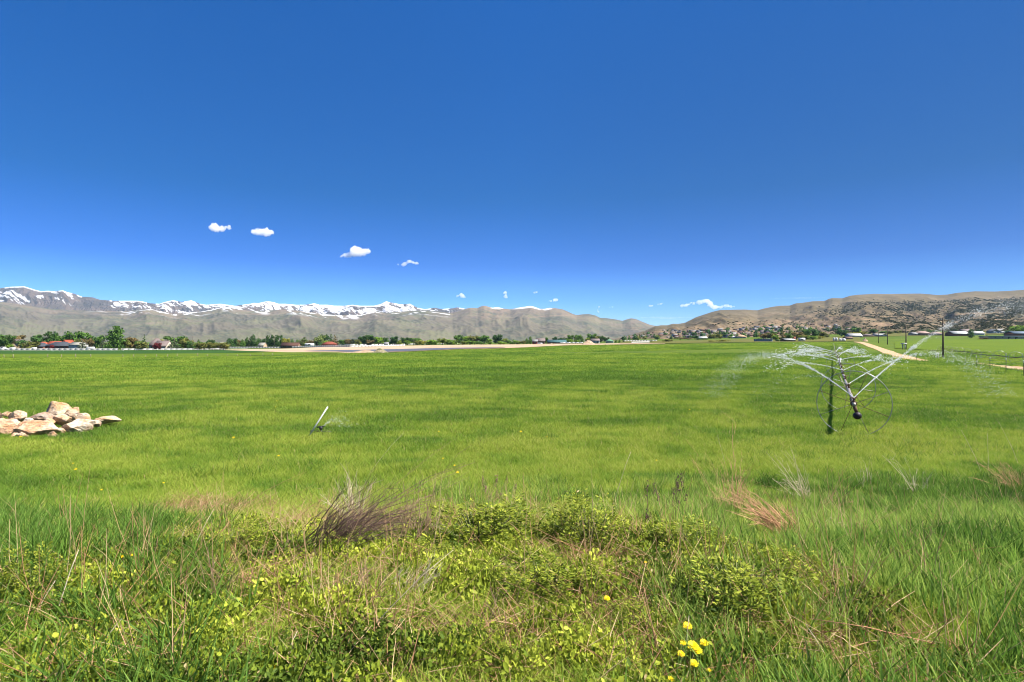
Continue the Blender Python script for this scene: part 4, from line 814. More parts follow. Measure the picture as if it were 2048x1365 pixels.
def pole(px_, yt, yb_, label, arm=True, lamp=False, w=.16, Z=None):
    if Z is None: x, y, z = at(px_, yb_, 60, 900)
    else: x, y = uu(px_)*Z, Z; z = float(surf(x, y))
    H = ((HY+(CZ-z)/y*F)-yt)*y/F; e = empty('utility_pole', (x, y, z), 0, label, 'utility pole', 'wooden utility poles')
    m = MB(); m.tube([(0, 0, -.5), (.03, 0, H*.5), (0, 0, H)], [w*1.25, w, w*.75], 8); m.build('pole', M_POLE, e)
    if arm:
        m = MB(); m.box(-1.1, 1.1, -.08, .06, H-.75, H-.6); a = m.build('crossarm', M_POLE, e)
        for dx in (-1, -.35, 1):
            m = MB(); m.tube([(dx, 0, H-.6), (dx, 0, H-.42)], [.05, .07], 6); m.build('insulator', M_GALV, a)
    if lamp:
        m = MB(); m.tube([(0, 0, H-.2), (0, -.6, H), (0, -1.0, H)], .05, 6); l = m.build('lamp_arm', M_GALV, e); m = MB(); m.box(-.35, .35, -1.6, -.9, H-.16, H+.3); m.build('lamp_head', M_WHITE, l)
pole(1886, 635.5, 717, 'nearest and tallest dark utility pole at the right', w=.17)
pole(1812, 650, 699, 'second nearest utility pole, beside the white topped stand', w=.18)
pole(1775, 656.5, 689.6, 'third utility pole, left of the white topped stand', w=.2)
pole(1757, 662, 687, 'farthest of the utility poles along the dirt track', w=.16)
pole(172, 675, 0, 'pole with a white lamp head in front of the white garage trees', False, True, .15, Z=455)
pole(385.5, 673, 0, 'thin pole left of the small tan house', False, w=.13, Z=465)
pole(548, 672, 0, 'thin pole between the two dense dark tree blocks', w=.2, Z=600)
pole(674.5, 674.5, 0, 'tall pole right of the red roofed house', w=.2, Z=585)
pole(696, 680, 0, 'short pole second to the right of the red roofed house', False, w=.18, Z=600)
pole(827, 678, 0, 'pole in front of the low dark trees in the middle', w=.2, Z=600)
# white topped stand by the second pole
x, y, z = at(1808, 699.5, 60, 400); e = empty('water_stand', (x, y, z), 0, 'white box raised on two legs beside the second nearest utility pole', 'stand')
m = MB(); m.box(-.8, .8, -.5, .5, 1.9, 2.35); m.build('box', M_WHITE, e)
for sx in (-.45, .45): m = MB(); m.box(sx-.14, sx+.14, -.14, .14, -.4, 1.897); m.build('leg', M_GALV, e)
# vehicles
def vehicle(px0, px1, ytop, Z, label, kind='trailer', ybase=None, group=None):
    if Z is None: Z = at((px0+px1)/2, ybase, 150, 1200)[1]
    k = Z/F; W = (px1-px0)*k; x, y = uu((px0+px1)/2)*Z, Z; z = float(surf(x, y)); H = max((HY+(CZ-z)/Z*F-ytop)*k, 1.6)
    e = empty('motorhome' if kind == 'motorhome' else 'parked_'+kind, (x, y, z), 0, label, kind, group); b = MB(); w2 = W/2
    if kind in ('car', 'pickup'):
        pr = [(-w2, .35), (w2, .35), (w2, .62*H), (w2*.62, .66*H), (w2*.38, H), (-w2*.25, H), (-w2*.42, .66*H), (-w2, .6*H)]
    else: pr = [(-w2, .5), (w2, .5), (w2, H*.72), (w2*.9, H), (-w2*.92, H), (-w2, H*.8)]
    n = len(pr); V = [(p[0], -1.1, p[1]) for p in pr]+[(p[0], 1.1, p[1]) for p in pr]
    b.add(V, [(i, (i+1) % n, n+(i+1) % n, n+i) for i in range(n)], [(0, i+1, i) for i in range(1, n-1)]+[(n, n+i, n+i+1) for i in range(1, n-1)])
    b.build('body', M_WHITE, e)
    for sx in (-.62, .62):
        m = MB(); m.cyl((sx*w2, -1.12, .36), (0, 1, 0), .3, .38); m.build('wheel', M_TYRE, e)
    m = MB(); zz0 = .7*H if kind in ('car', 'pickup') else .55*H; m.box(-w2*.2 if kind != 'motorhome' else -w2*.55, w2*.3, -1.13, -1.08, zz0, zz0+.22*H); m.build('window', M_GLASS, e)
vehicle(-3, 14, 694.2, 452, 'white pickup at the very left edge behind the rail fence', 'pickup', group='vehicles')
vehicle(20, 30, 695.5, 453, 'small white trailer in front of the tan gabled house', group='vehicles')
vehicle(63, 72, 695.3, 455, 'white trailer between the dark bush and the brick house', group='vehicles')
vehicle(174, 188, 694.2, 456, 'white trailer right of the pole with the lamp', group='vehicles')
vehicle(610, 628, 686.8, 580, 'long white trailer between the brown roofed house and the red roofed house', group='vehicles')
vehicle(1598, 1609.5, 676.3, 455, 'tall white motorhome right of the brick chimney', 'motorhome', group='vehicles')
vehicle(1074, 1085, 686.2, 570, 'white trailer in front of the brown gabled barn', group='vehicles')
for x0, x1, yt, wd in ((1120, 1131, 686.4, 'first'), (1132, 1141, 685.8, 'second'), (1143, 1149, 686, 'third'), (1150, 1157, 685.4, 'fourth'), (1158, 1166, 685.2, 'last')):
    vehicle(x0, x1, yt, 600, '%s from the left in the row of white trailers under the bright trees' % wd, group='row of white trailers')
for x0, x1, yt, lb in ((1666, 1670, 675.6, 'leftmost'), (1670.6, 1675.4, 675.4, 'second'), (1678, 1683, 677, 'third'), (1683.6, 1691, 677.2, 'widest and rightmost')):
    Z = 452; k = Z/F; x = uu((x0+x1)/2)*Z; z = float(surf(x, Z)); H = max((HY+(CZ-z)/Z*F-yt)*k, 2); r = (x1-x0)*k/2; e = empty('storage_tank', (x, Z, z), 0, '%s of the white tanks behind the far sprinklers' % lb, 'tank', 'white tanks')
    m = MB(); m.tube([(0, 0, -.3), (0, 0, H*.85), (0, 0, H*.96), (0, 0, H)], [r, r, r*.6, r*.15], 16); m.build('shell', M_WHITE, e); m = MB(); m.tube([(0, 0, H), (0, 0, H+.12)], .25, 10); m.build('lid', M_DARKM, e)
def heap(px0, px1, yt, yb_, label, mat, seed, cat='heap', depth=None, name='dirt_heap'):
    x, y, z = at((px0+px1)/2, yb_, 60, 1000); k = y/F; W = (px1-px0)*k/2; H = (yb_-yt)*k; Dp = depth or W*.6
    n = 48; s = np.linspace(-1, 1, n); A_, B_ = np.meshgrid(s, s, indexing='ij'); r = np.hypot(A_, B_)
    hz_ = H*np.clip(1-r, 0, 1)**.8*(.55+.9*fbm(A_*3+seed, B_*3, 4, seed))-.15
    hz_ = np.where(r >= .99, -.4, hz_)
    me = mesh_np(name, np.stack([A_*W, B_*Dp+Dp, hz_], -1).reshape(-1, 3), grid_faces(n, n)[:, ::-1], mat, True)
    o = obj(name, me); o.location = (x, y, z); return tag(o, label, cat)
M_HEAP = dirt_mat('weedy_gravel', (.12, .14, .05), (.34, .30, .18), (.60, .48, .34), 2)
heap(690, 760, 699.5, 706.6, 'low pale gravel ridge at the near bank of the pond', M_SAND, 3, name='gravel_heap')
heap(738, 777, 696.5, 706.9, 'weedy rubble mound at the right end of the gravel ridge', M_HEAP, 5, name='rubble_mound')
heap(1163, 1195, 681, 690.3, 'tan dirt heap between the white trailers and the small white barn', M_SAND, 7)
heap(1726, 1739, 676.5, 683.5, 'small heap of tan stones where the dirt track starts', M_SAND, 9, name='stone_heap')
heap(1085, 1125, 686.7, 690.6, 'broken pale concrete rubble in front of the teal roofed barn', M_SAND, 13, name='rubble_heap')
# ---------------- wheel line irrigators ----------------
def wheel(parent, c, ax, rad, phase, rr=.016, nsp=8, sr=.011, hub=True):
    """wheel with its axle along ax"""
    ax = np.array(ax)/np.linalg.norm(ax); c = np.array(c, float); a = np.cross(ax, [0, 0, 1]); a /= np.linalg.norm(a); b = np.cross(ax, a)
    t = np.linspace(0, 2*math.pi, 49); m = MB(); m.tube([c+rad*(a*math.cos(q)+b*math.sin(q)) for q in t], rr, 6, False); w_ = m.build('wheel', M_GALV, parent, True)
    for i in range(nsp):
        q = phase+i*2*math.pi/nsp; s = .10*(-1)**i
        m = MB(); m.tube([c+ax*s+.05*(a*math.cos(q)+b*math.sin(q)), c+(rad+.01)*(a*math.cos(q)+b*math.sin(q))], sr, 5); m.build('spoke', M_ALU if i % 2 else M_RUST, w_)
    if hub: m = MB(); m.cyl(c, ax, .26, .085, 12); m.build('hub', M_RUST, w_)
AX = np.array([.4903, .8716, 0])       # the line's direction
P0 = np.array([9.95, 16.55]); RAD = .965
def lp(s, lift=0.0):
    p = P0+AX[:2]*s; h = float(ground(p[0], p[1])); return np.array([p[0], p[1], h+RAD+lift])
e = empty('wheel_line_irrigator', (P0[0], P0[1], float(ground(*P0))), 0, 'nearest wheel line irrigator in the field with large spoked wheels and water jets', 'irrigator')
o = np.array(e.location)
S_ = np.concatenate([np.arange(-.15, 60, 1.2), np.arange(60, 260, 4.)])
m = MB(); m.tube([lp(s, .03*math.sin(s*.9)+.02*math.sin(s*2.3+1)-.05*(s > 9)*math.sin(s/12.2*math.pi)**2)-o for s in S_], [.052]*len(S_), 10); m.build('pipe', M_ALU, e, True)
ws = [.45, 7.6, 31.5, 55, 80, 104]
for i, s in enumerate(ws): wheel(e, lp(s)-o, AX, RAD, .37+i*.55, .0115 if i < 2 else .011, 8, .0085)
for s in np.arange(7.6-5.9, 60, 5.9):      # couplers
    m = MB(); m.cyl(lp(s)-o, AX, .16, .075, 10); m.build('coupler', M_RUST, e)
NOZ = []
for i, s in enumerate([.1, 6.2, 12.6, 18.8, 25, 31.2, 37.5, 50, 62, 74, 86]):
    c = lp(s)-o; m = MB(); m.tube([c+[0, 0, .04], c+[0, 0, .15]], [.03, .03], 8); h_ = m.build('sprinkler', M_RUST, e); m = MB(); m.tube([c+[0, 0, .15], c+[.0, 0, .2]], [.045, .03], 8); m.tube([c+[-.09, 0, .19], c+[.12, .05, .215]], [.016, .02], 6); m.build('nozzle', M_RUST, h_)
    NOZ.append(lp(s)+[0, 0, .2])
c = lp(-.1)-o; m = MB(); m.tube([c, c+[0.02, -.02, -.12], c+[.05, -.04, -.2]], [.05, .05, .045], 8); d_ = m.build('drain_arm', M_RUST, e)
m = MB(); cc = c+[.06, -.05, -.30]
m.tube([cc+[-.07*0, 0, z_] for z_ in (-.11, -.09, -.04, .03, .08, .11)], [.02, .07, .11, .115, .08, .03], 14); m.build('end_plug', simple('black_plug', (.035, .025, .035), .5), d_, True)
def far_line(p0, p1, n, label, step_w=None, dark=False):
    A0 = np.array(p0, float); B0 = np.array(p1, float); L = np.linalg.norm(B0-A0); ax = np.append((B0-A0)/L, 0)
    e = empty('wheel_line_irrigator', (A0[0], A0[1], float(ground(*A0))), 0, label, 'irrigator', 'distant wheel line irrigators'); o = np.array(e.location); pts = []
    for s in np.linspace(0, L, 60): p = A0+ax[:2]*s; pts.append(np.array([p[0], p[1], float(ground(p[0], p[1]))+.95+.06*math.sin(s/6)])-o)
    m = MB(); m.tube(pts, .075, 6); m.build('pipe', M_DARKM if dark else M_GALV, e)
    for i, s in enumerate(np.linspace(L*.02, L*.98, n)):
        p = A0+ax[:2]*s; wheel(e, np.array([p[0], p[1], float(ground(p[0], p[1]))+.95])-o, ax, .95, i*.7, .03, 6, .02, True)
Za, Zb = 80, 215
far_line((uu(2085)*Za, Za), (uu(1880)*Zb, Zb), 11, 'dark wheel line irrigator beyond the dirt track at the right', dark=True)
Za, Zb = 345, 455
far_line((uu(-40)*Za, Za), (uu(500)*Zb, Zb), 14, 'distant wheel line irrigator across the dark green crop at the left')
# ---------------- water ----------------
M_DROP, t, b = mat_new('water_drop'); b.inputs['Base Color'].default_value = (.85, .87, .88, 1); b.inputs['Roughness'].default_value = .15; b.inputs['Specular IOR Level'].default_value = .6
tl = N(t, 'ShaderNodeBsdfTranslucent'); tl.inputs[0].default_value = (.85, .86, .87, 1); mx = N(t, 'ShaderNodeMixShader'); mx.inputs[0].default_value = .5
t.links.new(b.outputs[0], mx.inputs[1]); t.links.new(tl.outputs[0], mx.inputs[2]); t.links.new(mx.outputs[0], t.nodes['Material Output'].inputs[0])
OCT = np.array([(1, 0, 0), (-1, 0, 0), (0, 1, 0), (0, -1, 0), (0, 0, 1), (0, 0, -1)], float)
OF = np.array([(0, 2, 4), (2, 1, 4), (1, 3, 4), (3, 0, 4), (2, 0, 5), (1, 2, 5), (3, 1, 5), (0, 3, 5)])
def drops(P, D, r, ln):
    """elongated drops at P along D"""
    D = D/np.linalg.norm(D, axis=1)[:, None]; a = np.cross(D, [0.3, .1, 1.]); a /= np.linalg.norm(a, axis=1)[:, None]; b_ = np.cross(D, a)
    V = P[:, None, :]+OCT[None, :, 0:1]*(D*(r*ln)[:, None])[:, None, :]+OCT[None, :, 1:2]*(a*r[:, None])[:, None, :]+OCT[None, :, 2:3]*(b_*r[:, None])[:, None, :]
    Fc = (np.arange(len(P))[:, None, None]*6+OF[None]).reshape(-1, 3); return V.reshape(-1, 3), Fc
def jet(p, azim, elev, v, n, label, seed, r0=.006, spread=.05, tmax=None, clump=True, dens=1.6, rs=1.0, core=.55):
    g = np.random.default_rng(seed); az_ = R(azim); p = np.asarray(p)
    gz = float(ground(p[0], p[1])); T = tmax or ((v*math.sin(R(elev)))+math.sqrt((v*math.sin(R(elev)))**2+2*6.5*(p[2]-gz)))/6.5
    tt = T*g.random(n)**dens
    if clump: tt = np.clip(tt+.02*T*np.sin(tt*37)*g.random(n), .0, T)
    el = R(elev)+g.normal(size=n)*spread*(.25+tt/T); aa = az_+g.normal(size=n)*spread*(.25+tt/T)*1.1
    sp = v*(1-.16*g.random(n)**2*tt/T); drag = np.exp(-.10*tt)
    d = np.stack([np.sin(aa)*np.cos(el), np.cos(aa)*np.cos(el), np.sin(el)], 1)
    P = p+d*(sp*tt*drag)[:, None]; P[:, 2] -= .5*6.5*tt*tt
    P += g.normal(size=(n, 3))*(.004+.04*tt/T+.42*np.clip(tt/T-.25, 0, 1)**2)[:, None]
    D = d*sp[:, None]; D[:, 2] -= 6.5*tt
    ok = P[:, 2] > ground(P[:, 0], P[:, 1])+.1
    rad_ = rs*r0*(g.uniform(.4, 1.4, n))*(1+.9*(tt/T)); V, Fc = drops(P[ok], D[ok], rad_[ok], np.where(g.random(n) < core, g.uniform(1.5, 5, n), 1.3)[ok])
    me = mesh_np('water_jet', V, Fc, M_DROP, True); return tag(obj('water_jet', me), label, kind='stuff')
q = NOZ[0]
jet(q, 0, 21, 11.4, 9000, 'white water jet arching away to the left from the nearest sprinkler', 1, .0046, .017, dens=3.0)
jet(q, 66, 31, 13.2, 9000, 'white water jet rising to the right from the nearest sprinkler', 2, .0046, .022, dens=2.5)
jet(NOZ[1], 62, 20, 12, 3000, 'thinner water jet to the right from the second sprinkler', 3, .006, .016)
jet(NOZ[1], -10, 12, 8, 500, 'faint short jet to the left from the second sprinkler', 4, .004, .03)
for i, (k, a1, v1, a2, v2) in enumerate([(3, -38, 8.5, 71, 9), (5, -66, 9, 30, 6), (6, -20, 6, 88, 9), (7, -52, 9.5, 52, 10), (8, -75, 8, 64, 8), (9, -45, 10, 80, 9), (10, -60, 9, 40, 9)]):
    jet(NOZ[k], a1, 16+i % 3*4, v1, 420, 'distant water jet sweeping left from the wheel line', 20+i, .006+.0016*k, .009, dens=1.6, tmax=.62)
    jet(NOZ[k], a2, 20-i % 3*3, v2, 380, 'distant water jet sweeping right from the wheel line', 40+i, .006+.0015*k, .009, dens=1.6, tmax=.62)
for i, xx in enumerate((70, 140, 190, 260)):
    Z = 365+i*12; X_ = uu(xx)*Z; jet((X_, Z, float(ground(X_, Z))+1.1), 70 if i % 2 == 0 else -60, 24, 10, 120, 'faint far spray above the dark green crop', 70+i, .03, .02)
# ---------------- leaning pipe and small sprinkler in the field ----------------
x, y, z = at(613, 877); x2 = uu(655.5)*(y+.1); m = MB(); hz2 = CZ+(HY-814)/F*(y+.1)-z
m.tube([(-.03, 0, -.1), (x2-x, .1, hz2)], .02, 10); o = m.build('plastic_pipe', M_WHITE); o.location = (x, y, z); tag(o, 'thin white plastic pipe leaning to the right, stuck in the grass', 'pipe')
x, y, z = at(642, 870); e = empty('ground_sprinkler', (x, y, z), 0, 'small dark sprinkler low in the grass beside the leaning white pipe', 'sprinkler')
m = MB(); m.tube([(0, 0, -.1), (0, 0, .16)], .03, 8); m.tube([(-.35, .05, .1), (.3, 0, .08)], .025, 8); m.build('riser', M_DARKM, e)
m = MB(); m.tube([(0, 0, .16), (0, 0, .2), (.01, 0, .25)], [.05, .06, .03], 8); m.tube([(-.12, 0, .22), (.12, 0, .26)], .02, 6); m.build('head', M_DARKM, e)
jet((x+.05, y, z+.24), 45, 38, 2.6, 700, 'fine fan of spray from the small ground sprinkler', 90, .0022, .25)
# ---------------- boulders ----------------
M_ROCK, t, b = mat_new('limestone'); b.inputs['Roughness'].default_value = .85
tc = N(t, 'ShaderNodeTexCoord'); oi = N(t, 'ShaderNodeObjectInfo')
n1 = noise(t, 2.2, 6, pos(t), .7); n2 = noise(t, 9, 5, pos(t, (1, 1, 2.4)), .7); n3 = noise(t, 5, 4, pos(t, (1, 1.5, 3)), .6)
c1 = ramp(t, n1.outputs[0], [(.34, (.36, .20, .10)), (.45, (.45, .30, .18)), (.57, (.52, .43, .33)), (.70, (.60, .55, .50))])
c2 = mixc(t, c1.outputs[0], (.13, .11, .11), ramp(t, n2.outputs[0], [(.50, (0,)*3), (.66, (.75,)*3)]).outputs[0])
c3 = mixc(t, c2, oi.outputs['Color'], .9, 'MULTIPLY'); t.links.new(c3, b.inputs['Base Color']); bump(t, b, math_n(t, 'ADD', n2.outputs[0], n3.outputs[0]), .04)
def boulder(cx, cy, w, h, Z, seed, col, label, dep=.8, sink=.25):
    import bmesh
    g = np.random.default_rng(seed); bm = bmesh.new(); bmesh.ops.create_icosphere(bm, subdivisions=4, radius=1)
    V = np.array([v.co[:] for v in bm.verts])
    for _ in range(16):                   # planes cut the ball into facets
        nrm = g.normal(size=3); nrm /= np.linalg.norm(nrm); dd = g.uniform(.5, .88); s = V@nrm; k_ = s > dd; V[k_] -= nrm[None]*(s[k_]-dd)[:, None]*.92
    V += V*((fbm(V[:, 0]*2+seed, V[:, 1]*2+V[:, 2]*1.7, 4, seed)-.5)*.28+(fbm(V[:, 0]*7+seed, V[:, 1]*7+V[:, 2]*6, 3, seed+3)-.5)*.09)[:, None]
    tz = np.clip(V[:, 2], 0, 1)[:, None]; V[:, :2] *= 1-(.5 if seed == 1 else .2)*tz; V[:, 2] *= 1.15 if seed == 1 else 1.12
    k = Z/F; V *= np.array([w*k/2*1.2, w*k/2*dep, h*k/2*1.2])
    for v, co in zip(bm.verts, V): v.co = co
    me = bpy.data.meshes.new('boulder'); bm.to_mesh(me); bm.free(); me.materials.append(M_ROCK)
    o = obj('boulder', me); o.location = (uu(cx)*Z, Z, CZ+(HY-cy)*k); o.color = (*col, 1); tag(o, label, 'boulder', 'heap of pale boulders in the grass')
for a in [
 (118, 826, 60, 40, 18.6, 1, (1, .92, .82), 'tallest peaked tan boulder at the top of the heap'), (147, 832, 32, 30, 18.3, 2, (1, .95, .88), 'tan boulder against the right side of the tallest one'),
 (169, 837, 28, 20, 18.0, 3, (1, .97, .92), 'grey veined boulder third from the right in the heap'), (209, 840, 48, 15, 18.4, 4, (1.0, .95, .82), 'long flat cream boulder lying apart at the right end'),
 (124, 842, 42, 22, 17.6, 5, (1.1, 1.05, 1.0), 'smooth white boulder in the middle of the heap'), (157, 852, 62, 28, 17.1, 6, (1.05, 1.02, 1.0), 'white and orange blocky boulder right of the middle'),
 (80, 837, 50, 20, 18.0, 7, (.55, .52, .52), 'dark grey flat boulder left of the tallest one'), (74, 862, 78, 44, 16.6, 8, (1.05, .85, .72), 'largest orange tan boulder at the front of the heap'),
 (14, 862, 60, 40, 16.6, 9, (1.1, .88, .74), 'big orange tan boulder at the left edge front'), (36, 838, 38, 26, 17.6, 10, (1.1, .95, .85), 'rounded cream boulder behind the front left one'),
 (13, 829, 22, 12, 18.6, 11, (1.05, .95, .85), 'small tan boulder at the back left'), (-2, 830, 14, 14, 18.0, 12, (.3, .28, .3), 'dark small boulder cut by the left edge'),
 (49, 876, 32, 22, 16.2, 13, (.95, .9, .88), 'pale lilac grey stone in the front between the two big ones'), (193, 848, 20, 12, 17.6, 14, (.95, .9, .85), 'small stone between the blocky boulder and the long flat one'),
 (121, 862, 26, 12, 16.8, 15, (.85, .8, .76), 'small low stone between the largest and the blocky boulder'), (6, 843, 26, 14, 17.6, 16, (1.1, 1, .92), 'small white stone at the left edge'),
 (98, 846, 24, 14, 17.3, 17, (1.0, .9, .8), 'small tan stone under the dark grey flat boulder'), (176, 846, 22, 14, 17.3, 18, (1.0, 1.0, .98), 'small white stone behind the blocky boulder'), (140, 862, 20, 10, 16.9, 19, (.9, .75, .6), 'small orange stone before the white boulder'), (56, 846, 26, 16, 17.2, 20, (1.1, 1.02, .9), 'cream stone between the rounded cream and the dark grey one'), (30, 876, 24, 16, 16.2, 21, (1.05, .85, .7), 'small orange stone at the front left'), (104, 872, 22, 14, 16.3, 22, (.8, .7, .62), 'small brownish stone at the right foot of the largest boulder')]:
    boulder(*a)
# ---------------- grass ----------------
PC = bpy.data.collections.new('grass_sources')      # not linked to the scene: only read by the scatter nodes
def grass_mat(name, stops, trans=.35, patch=.5, inst='tone'):
    m, t, b = mat_new(name); b.inputs['Roughness'].default_value = .6; b.inputs['Specular IOR Level'].default_value = .15
    ti = N(t, 'ShaderNodeAttribute', attribute_name='tint'); it = N(t, 'ShaderNodeAttribute', attribute_name=inst, attribute_type='INSTANCER')
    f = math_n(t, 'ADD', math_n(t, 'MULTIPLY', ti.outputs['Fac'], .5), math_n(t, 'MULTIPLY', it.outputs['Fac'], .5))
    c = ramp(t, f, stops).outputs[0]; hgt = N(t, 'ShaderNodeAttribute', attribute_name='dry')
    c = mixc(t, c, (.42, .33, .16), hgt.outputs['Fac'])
    t.links.new(c, b.inputs['Base Color']); tl = N(t, 'ShaderNodeBsdfTranslucent'); t.links.new(c, tl.inputs[0]); mx = N(t, 'ShaderNodeMixShader'); mx.inputs[0].default_value = trans
    t.links.new(b.outputs[0], mx.inputs[1]); t.links.new(tl.outputs[0], mx.inputs[2]); t.links.new(mx.outputs[0], t.nodes['Material Output'].inputs[0]); return m
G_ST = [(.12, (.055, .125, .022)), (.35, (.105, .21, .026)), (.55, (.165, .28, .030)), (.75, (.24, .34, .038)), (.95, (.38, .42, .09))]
def up(L, k): return [(p_, tuple(x*k for x in c_)) for p_, c_ in L]
M_GRASS = grass_mat('grass_blade', [(p_, (c_[0]*1.10, c_[1]*1.03, c_[2]*.95)) for p_, c_ in G_ST], .45)
M_TALL = grass_mat('tall_grass_blade', up([(.1, (.013, .034, .006)), (.4, (.045, .088, .012)), (.65, (.09, .17, .024)), (.95, (.24, .30, .06))], 1.5), .45)
M_WEED = grass_mat('broad_leaf', up([(.1, (.03, .055, .008)), (.38, (.078, .12, .014)), (.6, (.17, .21, .018)), (.9, (.38, .40, .05))], 1.35), .4)
M_STRAW = grass_mat('dry_straw', [(.1, (.15, .07, .035)), (.5, (.36, .20, .10)), (.9, (.60, .44, .25))], .2)
def blades(n, rad, h0, h1, w, lean, seed, mat, dry=.03, seg=3, curve=.6):
    g = np.random.default_rng(seed); a = g.uniform(0, 6.283, n); r = rad*np.sqrt(g.random(n)); bx = r*np.cos(a); by = r*np.sin(a)
    h = g.uniform(h0, h1, n); da = g.uniform(0, 6.283, n); ln = h*lean*g.uniform(.2, 1.2, n); fa = g.uniform(0, 6.283, n); ww = w*g.uniform(.6, 1.2, n)
    V = []; 
    for k in range(seg+1):
        s = k/seg; cx = bx+np.cos(da)*ln*s**(1+curve); cy = by+np.sin(da)*ln*s**(1+curve); cz = h*(s-.15*s*s*lean); wk = ww*(1-s)**.7*(.5 if k == seg else 1)
        if k == seg: V.append(np.stack([cx, cy, cz], 1)[:, None])
        else: V.append(np.stack([np.stack([cx-np.cos(fa)*wk/2, cy-np.sin(fa)*wk/2, cz-.02*(k == 0)], 1), np.stack([cx+np.cos(fa)*wk/2, cy+np.sin(fa)*wk/2, cz-.02*(k == 0)], 1)], 1))
    V = np.concatenate(V, 1); nv = 2*seg+1; q = []; 
    base = np.arange(n)[:, None]*nv
    for k in range(seg-1): q.append(base+np.array([2*k, 2*k+1, 2*k+3, 2*k+2]))
    q = np.concatenate(q); tr = base+np.array([2*seg-2, 2*seg-1, 2*seg])
    ti = np.clip(.5+g.normal(size=n)*.25, 0, 1)[:, None]+np.linspace(-.28, .26, nv)[None]  # shade low among the blades is put into the tint, tips lighter
    dr = (g.random(n) < dry).astype(float)[:, None]*np.ones(nv)
    me = mesh_np('blades', V.reshape(-1, 3), [q, tr], mat, False, {'tint': np.clip(ti, 0, 1).ravel(), 'dry': dr.ravel()})
    o = bpy.data.objects.new('tuft', me); PC.objects.link(o); return o
def leaves(n, rad, hh, size, seed, mat, asp=.6, dry=.03, stems=True, up=.8, dome=True):
    g = np.random.default_rng(seed); a = g.uniform(0, 6.283, n); q = np.sqrt(g.random(n)); r = rad*q
    z = hh*g.random(n)**.6*(1-.55*q*q if dome else 1); p = np.stack([r*np.cos(a), r*np.sin(a), z], 1)
    nr = g.normal(size=(n, 3))*.55+np.array([0, 0, up]); nr /= np.linalg.norm(nr, axis=1)[:, None]
    ax = np.cross(nr, g.normal(size=(n, 3))); ax /= np.linalg.norm(ax, axis=1)[:, None]; bx = np.cross(nr, ax); s = size*g.uniform(.5, 1.25, n)[:, None]
    V = np.stack([p-ax*s, p-ax*s*.35-bx*s*asp*.8+nr*s*.12, p+ax*s*.45-bx*s*asp*.7+nr*s*.1, p+ax*s, p+ax*s*.45+bx*s*asp*.7+nr*s*.1, p-ax*s*.35+bx*s*asp*.8+nr*s*.12], 1)
    f = (np.arange(n)[:, None]*6+np.array([0, 1, 2, 3])); f2 = (np.arange(n)[:, None]*6+np.array([0, 3, 4, 5]))
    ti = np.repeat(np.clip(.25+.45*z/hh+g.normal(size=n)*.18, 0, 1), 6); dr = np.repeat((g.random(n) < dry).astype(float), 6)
    VV = V.reshape(-1, 3); Fq = [np.concatenate([f, f2])]; tr = np.zeros((0, 3), int)
    if stems:
        m_ = max(6, n//8); k = g.choice(n, m_); a0 = p[k]*np.array([.25, .25, 0]); w_ = .0016+size*.04
        SV = np.stack([a0+[w_, 0, 0], a0-[w_, 0, 0], p[k]], 1).reshape(-1, 3); tr = len(VV)+np.arange(m_*3).reshape(-1, 3); VV = np.vstack([VV, SV]); ti = np.append(ti, np.full(m_*3, .3)); dr = np.append(dr, np.full(m_*3, .4))
    me = mesh_np('leaves', VV, Fq+[tr], mat, False, {'tint': ti, 'dry': dr}); o = bpy.data.objects.new('leaf_clump', me); return o
